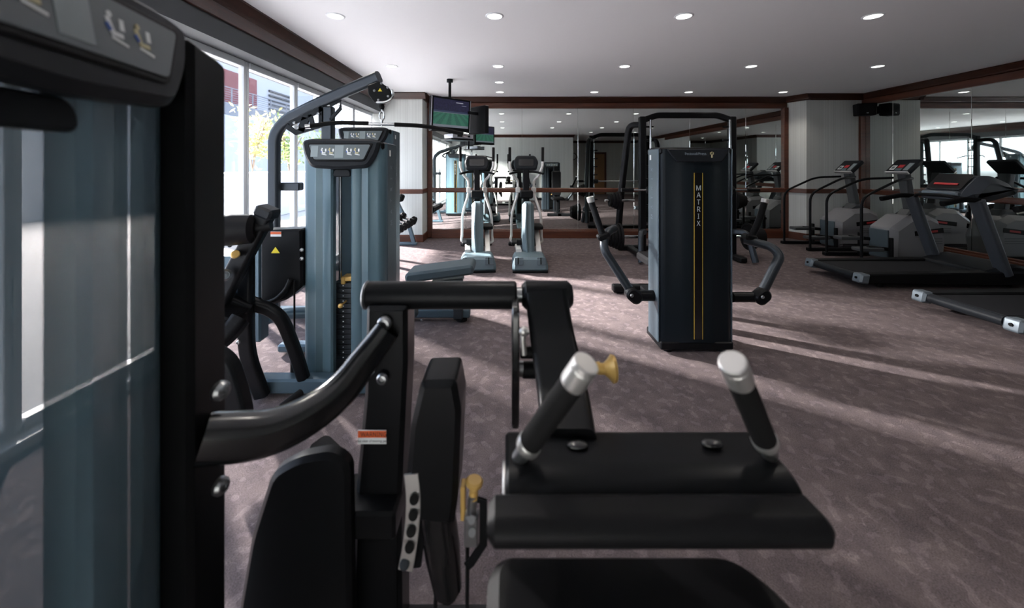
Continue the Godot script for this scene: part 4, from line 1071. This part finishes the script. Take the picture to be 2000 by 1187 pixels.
func smith_rack() -> void:
	var d := 5.9
	var cx := (sv(1342, 0, d)).x
	var o := thing("smith_machine", "tall black smith machine rack with weight plates before the mirrors", "gym machine", Vector3(cx, 0, -d))
	var hw := 0.69
	for s in [-1, 1]:
		part(o, "upright", Sh.new().box(Vector3(s * hw, 1.09, 0), Vector3(0.1, 2.18, 0.09), 0.012), M.black_metal)
		part(o, "guide_rod", Sh.new().cyl(Vector3(s * (hw - 0.09 * s * s) - 0.0, 0.3, 0.1), Vector3(s * (hw - 0.09), 2.12, 0.1), 0.016, 12), M.chrome)
		part(o, "slanted_tube", Sh.new().sweep(bend([Vector3(s * hw, 2.06, -0.02), Vector3(s * (hw + 0.12), 2.08, -0.25), Vector3(s * (hw + 0.2), 0.95, -0.42), Vector3(s * (hw + 0.22), 0.12, -0.55)], 0.14), Sh.rrect(0.09, 0.09, 0.025), Vector3.RIGHT), M.black_metal)
		part(o, "floor_foot", Sh.new().box(Vector3(s * hw, 0.045, -0.2), Vector3(0.11, 0.07, 1.0), 0.012), M.black_metal)
		part(o, "bent_leg", Sh.new().sweep(bend([Vector3(s * (hw - 0.02), 0.42, 0.04), Vector3(s * (hw + 0.1), 0.44, 0.22), Vector3(s * (hw + 0.14), 0.02, 0.34)], 0.16), Sh.rrect(0.085, 0.07, 0.025), Vector3.RIGHT), M.iron)
		for i in 9:
			part(o, "peg", Sh.new().cyl(Vector3(s * (hw - 0.04), 0.42 + 0.2 * i, 0.03), Vector3(s * (hw - 0.16), 0.42 + 0.2 * i, 0.03), 0.014, 10), M.black_metal)
		# stored plates
		for q in [[0.32, -0.1, 0.21, 5], [0.86, -0.36, 0.15, 4]]:
			var px: float = s * (hw + (0.24 if q[0] > 0.5 else 0.3))
			part(o, "storage_peg", Sh.new().cyl(Vector3(s * hw, q[0], q[1]), Vector3(px + s * 0.24, q[0], q[1]), 0.024, 12), M.chrome)
			for k in q[3]:
				plate_disc(o, Vector3(px + s * 0.045 * k, q[0], q[1]), q[2] - 0.018 * k, Vector3(s, 0, 0), 0.04)
	part(o, "top_bar", Sh.new().sweep(bend([Vector3(-hw, 2.12, 0), Vector3(-hw + 0.22, 2.2, 0), Vector3(hw - 0.22, 2.2, 0), Vector3(hw, 2.12, 0)], 0.06), Sh.rrect(0.07, 0.09, 0.02)), M.black_metal)
	part(o, "rear_beam", Sh.new().box(Vector3(0, 0.05, -0.6), Vector3(1.8, 0.07, 0.1), 0.012), M.black_metal)
	part(o, "barbell", Sh.new().cyl(Vector3(-1.02, 1.06, 0.1), Vector3(1.02, 1.06, 0.1), 0.016, 14), M.chrome)
	for s in [-1, 1]:
		part(o, "bar_carriage", Sh.new().cyl(Vector3(s * 0.5, 1.06, 0.1), Vector3(s * 0.66, 1.06, 0.1), 0.05, 18, 0.006).cyl(Vector3(s * 0.86, 1.06, 0.1), Vector3(s * 1.04, 1.06, 0.1), 0.03, 16), M.black_metal)

func elliptical(label: String, where: Vector3, turned: float) -> void:
	var o := thing("elliptical_trainer", label, "elliptical trainer", where, turned, "elliptical trainers")
	# local: the end towards the room is at +z, the console end at -z
	part(o, "base_housing", Sh.new().ext(rounded([Vector2(-0.245, 0.015), Vector2(0.245, 0.015), Vector2(0.235, 0.13), Vector2(0.19, 0.215), Vector2(-0.19, 0.215), Vector2(-0.235, 0.13)], 0.05), 0.42, 0.035, Transform3D(Basis.IDENTITY, Vector3(0, 0, -0.21))), M.cardio_teal)
	part(o, "base_skid", Sh.new().box(Vector3(0, 0.014, -0.21), Vector3(0.47, 0.026, 0.41), 0.006), M.rubber)
	for s in [-1, 1]:
		var pad := part(o, "slot_pad", Sh.new().rbox(Vector3(s * 0.15, 0.158, 0.0), Vector3(0.12, 0.1, 0.012), 0.015, 0.004, Basis(Vector3.RIGHT, -0.35)), M.cardio_pad)
		part(pad, "slot", Sh.new().box(Vector3(s * 0.15 - 0.01, 0.165, 0.006), Vector3(0.014, 0.085, 0.006), 0.0, Basis(Vector3.RIGHT, -0.35)), M.rubber)
	part(o, "floor_rail", Sh.new().box(Vector3(0, 0.05, -1.1), Vector3(0.13, 0.07, 1.5), 0.012), M.cardio_teal)
	part(o, "front_foot", Sh.new().box(Vector3(0, 0.035, -1.8), Vector3(0.55, 0.06, 0.12), 0.015), M.black_plastic)
	part(o, "drive_cover", Sh.new().ext(rounded([Vector2(0.15, 0.16), Vector2(-0.05, 0.9), Vector2(-0.22, 0.9), Vector2(-0.5, 0.55), Vector2(-0.5, 0.12), Vector2(0.1, 0.12)], 0.07), 0.17, 0.045, Transform3D(Basis(Vector3.BACK, Vector3.UP, Vector3.LEFT), Vector3(0, 0, -0.45))), M.cardio_teal)
	part(o, "drive_ridge", Sh.new().sweep(bend([Vector3(-0.02, 0.2, -0.3), Vector3(-0.045, 0.5, -0.36), Vector3(-0.02, 0.88, -0.48)], 0.2), Sh.rrect(0.05, 0.03, 0.012)), M.cardio_teal)
	part(o, "mast", Sh.new().sweep(bend([Vector3(0, 0.3, -0.98), Vector3(0, 0.95, -1.0), Vector3(0, 1.36, -1.1)], 0.1), Sh.rrect(0.12, 0.1, 0.02)), M.black_plastic)
	part(o, "mast_guard", Sh.new().rbox(Vector3(0, 0.98, -0.96), Vector3(0.2, 0.13, 0.16), 0.03, 0.02), M.black_plastic)
	var cs := part(o, "console", Sh.new().ext(rounded([Vector2(-0.17, -0.11), Vector2(0.17, -0.11), Vector2(0.2, 0.02), Vector2(0.15, 0.13), Vector2(-0.15, 0.13), Vector2(-0.2, 0.02)], 0.04), 0.09, 0.02, Transform3D(Basis(Vector3.RIGHT, -0.35), Vector3(0, 1.46, -1.1))), M.dark_plastic)
	part(cs, "display", Sh.new().rbox(Vector3(0, 1.48, -1.05), Vector3(0.24, 0.12, 0.012), 0.02, 0.003, Basis(Vector3.RIGHT, -0.35)), M.black_gloss)
	part(o, "fixed_handlebar", Sh.new().tube(bend([Vector3(-0.26, 1.3, -0.92), Vector3(-0.16, 1.33, -1.06), Vector3(0.16, 1.33, -1.06), Vector3(0.26, 1.3, -0.92)], 0.08), 0.018), M.black_plastic)
	for s in [-1.0, 1.0]:
		var f: float = 0.06 * s
		var arm := part(o, "swing_handle", Sh.new().tube(bend([Vector3(s * 0.26, 1.5, -1.0), Vector3(s * 0.26, 1.42, -1.0), Vector3(s * 0.2, 1.26, -1.06), Vector3(s * 0.13, 1.2, -1.1), Vector3(s * 0.125, 0.98, -1.1), Vector3(s * 0.2, 0.76, -1.04 + f), Vector3(s * 0.23, 0.62, -1.0 + f), Vector3(s * 0.235, 0.3, -0.98 + f)], 0.11), 0.021), M.cardio_white)
		part(arm, "grip", Sh.new().cyl(Vector3(s * 0.26, 1.49, -1.0), Vector3(s * 0.26, 1.72, -0.98), 0.022, 14, 0.006), M.rubber)
		part(arm, "joint", Sh.new().rbox(Vector3(s * 0.127, 1.04, -1.1), Vector3(0.075, 0.09, 0.07), 0.02, 0.01), M.cardio_white)
		var y0 := 0.2 if s < 0 else 0.46
		part(o, "pedal_arm", Sh.new().sweep([Vector3(s * 0.14, 0.2 if s > 0 else 0.22, -0.3), Vector3(s * 0.15, y0, -0.95 + f)], Sh.rrect(0.075, 0.07, 0.012)), M.cardio_white)
		part(o, "pedal", Sh.new().rbox(Vector3(s * 0.16, y0 + 0.04, -0.86 + f), Vector3(0.15, 0.36, 0.05), 0.03, 0.01, Basis(Vector3.RIGHT, -PI / 2)), M.black_plastic)
		part(o, "link", Sh.new().tube(bend([Vector3(s * 0.235, 0.32, -0.98 + f), Vector3(s * 0.25, 0.24, -0.95 + f), Vector3(s * 0.16, 0.22, -0.92 + f)], 0.04), 0.02), M.cardio_white)
		part(o, "crank", Sh.new().cyl(Vector3(s * 0.09, 0.3, -0.62), Vector3(s * 0.16, 0.3, -0.62), 0.05, 16), M.black_plastic)

func ellipticals() -> void:
	elliptical("teal and white elliptical trainer nearest the windows, half behind the bench pad", Vector3(-0.36, 0, -5.08), 0.09)
	elliptical("teal and white elliptical trainer standing farther from the windows", Vector3(0.33, 0, -5.08), 0.0)

func treadmill(label: String, where: Vector3) -> void:
	# local: runs along +x towards the mirrors; origin at the middle of its rear end
	var o := thing("treadmill", label, "treadmill", where, 0.0, "treadmills facing the side mirrors")
	var hw := 0.36
	for s in [-1, 1]:
		part(o, "side_rail", Sh.new().ext(rounded([Vector2(0.1, 0.07), Vector2(1.55, 0.05), Vector2(2.0, 0.05), Vector2(2.0, 0.2), Vector2(0.1, 0.175)], 0.02), 0.12, 0.012, Transform3D(Basis.IDENTITY, Vector3(0, 0, s * (hw - 0.02)))), M.black_plastic)
		var cap := part(o, "rear_cap", Sh.new().ext(rounded([Vector2(0.0, 0.075), Vector2(0.11, 0.06), Vector2(0.13, 0.175), Vector2(0.02, 0.18)], 0.02), 0.13, 0.02, Transform3D(Basis.IDENTITY, Vector3(0, 0, s * (hw - 0.005)))), M.treadmill_light, "silver grey corner cap")
		part(cap, "cap_hole", Sh.new().cyl(Vector3(0.012, 0.13, s * (hw - 0.005)), Vector3(0.002, 0.13, s * (hw - 0.005)), 0.014, 14), M.rubber)
		var ux := 1.62
		part(o, "upright", Sh.new().sweep([Vector3(ux + 0.1, 0.16, s * (hw + 0.0)), Vector3(ux - 0.22, 1.02, s * (hw + 0.0))], Sh.rrect(0.09, 0.13, 0.03), Vector3.BACK), M.treadmill_grey)
		part(o, "handrail", Sh.new().sweep(bend([Vector3(ux - 0.2, 1.02, s * hw), Vector3(ux - 0.36, 1.03, s * hw), Vector3(ux - 0.62, 0.98, s * hw)], 0.06), Sh.rrect(0.055, 0.06, 0.02)), M.black_plastic)
		part(o, "front_foot", Sh.new().cyl(Vector3(1.85, 0.0, s * 0.28), Vector3(1.85, 0.06, s * 0.28), 0.04, 14), M.rubber)
		part(o, "rear_foot", Sh.new().cyl(Vector3(0.35, 0.0, s * 0.28), Vector3(0.35, 0.1, s * 0.28), 0.035, 14), M.rubber)
	part(o, "deck", Sh.new().box(Vector3(0.95, 0.13, 0), Vector3(1.75, 0.05, 2 * hw - 0.16), 0.004), M.black_plastic)
	part(o, "running_belt", Sh.new().box(Vector3(0.95, 0.16, 0), Vector3(1.7, 0.012, 2 * hw - 0.2), 0.003), M.belt, "black running belt")
	part(o, "rear_roller", Sh.new().cyl(Vector3(0.07, 0.125, -hw + 0.08), Vector3(0.07, 0.125, hw - 0.08), 0.045, 20), M.dark_plastic)
	part(o, "motor_hood", Sh.new().ext(rounded([Vector2(1.5, 0.06), Vector2(2.15, 0.06), Vector2(2.12, 0.22), Vector2(1.85, 0.28), Vector2(1.5, 0.2)], 0.05), 2 * hw + 0.02, 0.03, Transform3D.IDENTITY), M.dark_plastic)
	# console
	var c := part(o, "console", Sh.new().ext(rounded([Vector2(1.36, 1.0), Vector2(1.42, 1.12), Vector2(1.6, 1.3), Vector2(1.75, 1.3), Vector2(1.98, 1.2), Vector2(2.05, 1.08), Vector2(1.7, 0.98)], 0.06), 0.6, 0.09, Transform3D.IDENTITY), M.treadmill_grey)
	part(c, "display", Sh.new().rbox(Vector3(1.5, 1.222, 0), Vector3(0.26, 0.38, 0.02), 0.03, 0.004, Basis(Vector3(0.69, 0.72, 0).normalized(), Vector3(0, 0, -1), Vector3(-0.72, 0.69, 0).normalized())), M.black_gloss)
	part(c, "red_bar", Sh.new().box(Vector3(1.455, 1.198, 0), Vector3(0.03, 0.26, 0.01), 0.002, Basis(Vector3(0.69, 0.72, 0).normalized(), Vector3(0, 0, -1), Vector3(-0.72, 0.69, 0).normalized())), M.print_red)
	part(c, "front_lip", Sh.new().box(Vector3(1.385, 1.08, 0), Vector3(0.06, 0.06, 0.4), 0.015), M.treadmill_light)
	part(c, "pulse_bar", Sh.new().tube(bend([Vector3(1.4, 1.02, -0.3), Vector3(1.28, 1.06, -0.16), Vector3(1.28, 1.06, 0.16), Vector3(1.4, 1.02, 0.3)], 0.1), 0.02), M.black_plastic)

func treadmills() -> void:
	treadmill("grey and black treadmill with whole console in view before the steppers", Vector3(4.05, 0, -4.8))
	treadmill("black treadmill nearest the camera, only its rear end in the frame", Vector3(4.08, 0, -3.46))

func stepper(label: String, where: Vector3) -> void:
	# local: faces +x; origin on the floor under its middle
	var o := thing("stair_stepper", label, "stair stepper", where, 0.0, "stair steppers by the far right corner")
	part(o, "floor_frame", Sh.new().box(Vector3(0.1, 0.03, -0.3), Vector3(1.3, 0.05, 0.07), 0.008).box(Vector3(0.1, 0.03, 0.3), Vector3(1.3, 0.05, 0.07), 0.008).box(Vector3(0.72, 0.03, 0), Vector3(0.07, 0.05, 0.62), 0.008), M.black_metal)
	var body := Sh.new().ext(rounded([Vector2(0.05, 0.03), Vector2(0.82, 0.03), Vector2(0.86, 0.35), Vector2(0.76, 0.62), Vector2(0.6, 0.7), Vector2(0.3, 0.68), Vector2(0.12, 0.55), Vector2(0.05, 0.5)], 0.02, 2), 0.44, 0.07, Transform3D.IDENTITY)
	var b := part(o, "drive_housing", body, M.stepper_grey)
	part(b, "rear_panel", Sh.new().box(Vector3(0.04, 0.26, 0.0), Vector3(0.03, 0.42, 0.3), 0.008), M.cardio_pad)
	for s in [-1, 1]:
		part(b, "side_stripe", Sh.new().box(Vector3(0.56, 0.46, s * 0.221), Vector3(0.42, 0.07, 0.008), 0.003, Basis(Vector3.BACK, 0.12)), M.black_plastic)
		part(b, "side_badge", Sh.new().box(Vector3(0.6, 0.465, s * 0.226), Vector3(0.16, 0.03, 0.004), 0.0, Basis(Vector3.BACK, 0.12)), M.print_red)
		for k in 3:
			part(b, "vent", Sh.new().box(Vector3(0.6, 0.36 - 0.035 * k, s * 0.221), Vector3(0.3, 0.008, 0.006), 0.0), M.stepper_dark)
		part(o, "pedal_arm", Sh.new().box(Vector3(-0.02, 0.3 if s < 0 else 0.2, s * 0.15), Vector3(0.5, 0.05, 0.06), 0.008, Basis(Vector3.BACK, -0.1)), M.black_metal)
		part(o, "pedal", Sh.new().rbox(Vector3(-0.28, 0.31 if s < 0 else 0.2, s * 0.16), Vector3(0.36, 0.16, 0.05), 0.02, 0.008, Basis(Vector3.RIGHT, -PI / 2)), M.stepper_dark)
		part(o, "pedal_strut", Sh.new().box(Vector3(-0.02, 0.2, s * 0.245), Vector3(0.04, 0.36, 0.05), 0.006), M.black_metal)
		part(o, "handrail", Sh.new().tube(bend([Vector3(-0.5, 0.04, s * 0.3), Vector3(-0.5, 0.96, s * 0.3), Vector3(0.05, 1.22, s * 0.28), Vector3(0.4, 1.24, s * 0.14)], 0.14), 0.018), M.black_metal)
	part(o, "neck_base", Sh.new().ext(rounded([Vector2(0.36, 0.66), Vector2(0.66, 0.66), Vector2(0.58, 0.77), Vector2(0.44, 0.77)], 0.02), 0.2, 0.03, Transform3D.IDENTITY), M.stepper_dark)
	part(o, "neck", Sh.new().sweep([Vector3(0.52, 0.72, 0), Vector3(0.42, 1.3, 0)], Sh.rrect(0.1, 0.13, 0.02), Vector3.BACK), M.stepper_dark)
	var tb := Basis(Vector3(0.72, 0.69, 0).normalized(), Vector3(0, 0, -1), Vector3(-0.69, 0.72, 0).normalized())
	var cc := Vector3(0.42, 1.41, 0)
	var c := part(o, "console", Sh.new().rbox(cc, Vector3(0.28, 0.36, 0.06), 0.03, 0.012, tb), M.dark_plastic)
	part(c, "keypad", Sh.new().box(cc + tb * Vector3(-0.05, 0.1, 0.031), Vector3(0.09, 0.07, 0.004), 0.0, tb), M.print_white)
	part(c, "keypad", Sh.new().box(cc + tb * Vector3(-0.05, 0.1, 0.033), Vector3(0.05, 0.04, 0.004), 0.0, tb), M.panel_grey)
	part(c, "red_display", Sh.new().box(cc + tb * Vector3(-0.02, 0.0, 0.031), Vector3(0.06, 0.08, 0.004), 0.0, tb), M.print_red)
	part(c, "printed_panel", Sh.new().box(cc + tb * Vector3(-0.03, -0.11, 0.031), Vector3(0.16, 0.07, 0.004), 0.0, tb), M.panel_light)
	part(c, "printed_panel", Sh.new().box(cc + tb * Vector3(-0.09, 0.0, 0.031), Vector3(0.05, 0.09, 0.004), 0.0, tb), M.cardio_teal)
	part(c, "lower_edge", Sh.new().box(cc + tb * Vector3(-0.14, 0, 0.01), Vector3(0.02, 0.34, 0.05), 0.004, tb), M.aluminium)

func steppers() -> void:
	stepper("grey stair stepper with black handrails farthest back beside the corner pier", Vector3(5.62, 0, -6.75))
	stepper("grey stair stepper with black handrails directly behind the treadmill", Vector3(5.62, 0, -5.82))

func dumbbells() -> void:
	var o := thing("dumbbell_rack", "two tier grey dumbbell rack under the windows", "rack", Vector3(-1.84, 0, -6.2))
	for s in [-1, 1]:
		part(o, "leg", Sh.new().sweep([Vector3(0.2, 0.0, s * 0.73), Vector3(0.12, 0.3, s * 0.73), Vector3(-0.18, 0.9, s * 0.73)], Sh.rrect(0.07, 0.07, 0.012), Vector3.BACK, false), M.blue_iron)
		part(o, "foot", Sh.new().box(Vector3(0.0, 0.03, s * 0.73), Vector3(0.5, 0.05, 0.08), 0.01), M.blue_iron)
	var tilt := Basis(Vector3.BACK, -0.35)
	var tiers := [Vector3(0.09, 0.41, 0), Vector3(-0.13, 0.82, 0)]
	var tname := ["lower", "upper"]
	var ord := ["first", "second", "third", "fourth", "fifth", "sixth", "seventh"]
	for q in 2:
		part(o, "shelf", Sh.new().box(tiers[q] + tilt * Vector3(0.07, 0, 0), Vector3(0.04, 0.03, 1.5), 0.006, tilt).box(tiers[q] - tilt * Vector3(0.07, 0, 0), Vector3(0.04, 0.03, 1.5), 0.006, tilt), M.blue_iron)
		for i in 7:
			var z := 0.6 - 0.2 * i
			var r := 0.05 + 0.003 * i + 0.006 * (1 - q)
			var p: Vector3 = tiers[q] + tilt * Vector3(0, 0.017 + r, 0) + Vector3(0, 0, z)
			var t := thing("dumbbell", "black dumbbell on the %s tier of the rack, %s from the room end" % [tname[q], ord[i]], "dumbbell", o.position + p, 0.0, "dumbbells on the rack")
			t.basis = tilt
			part(t, "bar", Sh.new().cyl(Vector3(-0.07, 0, 0), Vector3(0.07, 0, 0), 0.015, 10), M.chrome)
			for s in [-1, 1]:
				part(t, "head", Sh.new().turn(Vector3(s * 0.055, 0, 0), Vector3(s * 0.15, 0, 0), [Vector2(0, 0), Vector2(r * 0.75, 0), Vector2(r, 0.2), Vector2(r, 0.8), Vector2(r * 0.75, 1), Vector2(0, 1)], 10), M.rubber)

func television() -> void:
	var a := sv(842, 226, 5.62)
	var b := sv(918, 233, 6.1)
	var mid := (a + b) / 2
	var x := (b - a); x.y = 0
	var w := x.length()
	x = x.normalized()
	var turned := atan2(-x.z, x.x)
	var o := thing("television", "flat television showing a football match hung from the ceiling", "television", Vector3(mid.x, 2.2, mid.z), turned)
	o.rotation.x = 0.06
	part(o, "casing", Sh.new().rbox(Vector3(0, 0, -0.03), Vector3(w, 0.52, 0.07), 0.012, 0.008), M.black_plastic)
	part(o, "side_trim", Sh.new().box(Vector3(-w / 2 + 0.004, 0, 0.006), Vector3(0.012, 0.5, 0.01), 0.002).box(Vector3(w / 2 - 0.004, 0, 0.006), Vector3(0.012, 0.5, 0.01), 0.002), M.tv_silver)
	part(o, "screen", Sh.new().picture(Vector3(0.0, 0.02, 0.0065), Vector3(w - 0.07, 0, 0), Vector3(0, 0.42, 0)), M.tv_screen, "screen with a green pitch")
	var br := thing("ceiling_bracket", "black ceiling bracket and shelf carrying the television", "bracket", Vector3(mid.x + 0.05, 2.5, mid.z - 0.12), turned)
	part(br, "pole", Sh.new().cyl(Vector3(0, -0.66, -0.16), Vector3(0, 0.3, -0.16), 0.022, 14).cyl(Vector3(0, 0.25, -0.16), Vector3(0, 0.3, -0.16), 0.05, 16), M.black_metal)
	part(br, "shelf", Sh.new().box(Vector3(0.05, -0.668, -0.03), Vector3(0.42, 0.02, 0.3), 0.004), M.black_metal)
	var bx := thing("media_box", "small silver media box under the television", "player", Vector3(mid.x + 0.1, 1.845, mid.z - 0.1), turned)
	part(bx, "casing", Sh.new().box(Vector3(0, 0.035, 0), Vector3(0.38, 0.065, 0.24), 0.006), M.tv_silver)
	part(bx, "front_slot", Sh.new().box(Vector3(-0.05, 0.035, 0.121), Vector3(0.12, 0.03, 0.004), 0.0).box(Vector3(0.1, 0.035, 0.121), Vector3(0.06, 0.03, 0.004), 0.0), M.black_plastic)
	var s2 := thing("second_television", "second television back to back with the first, seen edge on", "television", sv(926, 236, 6.25), turned + PI * 0.52)
	part(s2, "casing", Sh.new().rbox(Vector3(0, 0, 0), Vector3(0.62, 0.44, 0.08), 0.012, 0.008), M.black_plastic)
	part(s2, "screen", Sh.new().picture(Vector3(0, 0.01, 0.0415), Vector3(0.54, 0, 0), Vector3(0, 0.36, 0)), M.tv_screen)
	part(s2, "arm", Sh.new().box(Vector3(-0.12, 0.1, -0.12), Vector3(0.05, 0.05, 0.2), 0.005), M.black_metal)

func speaker() -> void:
	var o := thing("loudspeaker", "small black loudspeaker mounted high in the far right corner", "loudspeaker", Vector3(6.6, 2.46, -7.05), -0.35)
	part(o, "cabinet", Sh.new().ext(rounded([Vector2(-0.14, -0.11), Vector2(0.14, -0.11), Vector2(0.15, 0.11), Vector2(-0.15, 0.11)], 0.02), 0.18, 0.015, Transform3D.IDENTITY), M.black_plastic)
	part(o, "grille", Sh.new().rbox(Vector3(0, 0, 0.092), Vector3(0.25, 0.18, 0.008), 0.015, 0.003), M.rubber)
	part(o, "badge", Sh.new().box(Vector3(0, -0.07, 0.098), Vector3(0.03, 0.008, 0.002), 0.0), M.print_white)
	part(o, "bracket", Sh.new().box(Vector3(0.14, 0.0, -0.12), Vector3(0.08, 0.14, 0.14), 0.01), M.black_metal)

const EXPOSURE := 0.92
const SKY := 2.4
const FLOOD := Vector3(-11.0, 6.1, -10.9)
const FLOOD_ENERGY := 3650.0
const LAMP := 0.85

func _ready() -> void:
	rng.seed = 11
	make_view()
	make_materials()
	room()
	outdoors()
	downlights()
	foreground_machine()
	leg_curl_machine()
	lat_machine()
	centre_machine()
	smith_rack()
	ellipticals()
	treadmills()
	steppers()
	dumbbells()
	television()
	speaker()
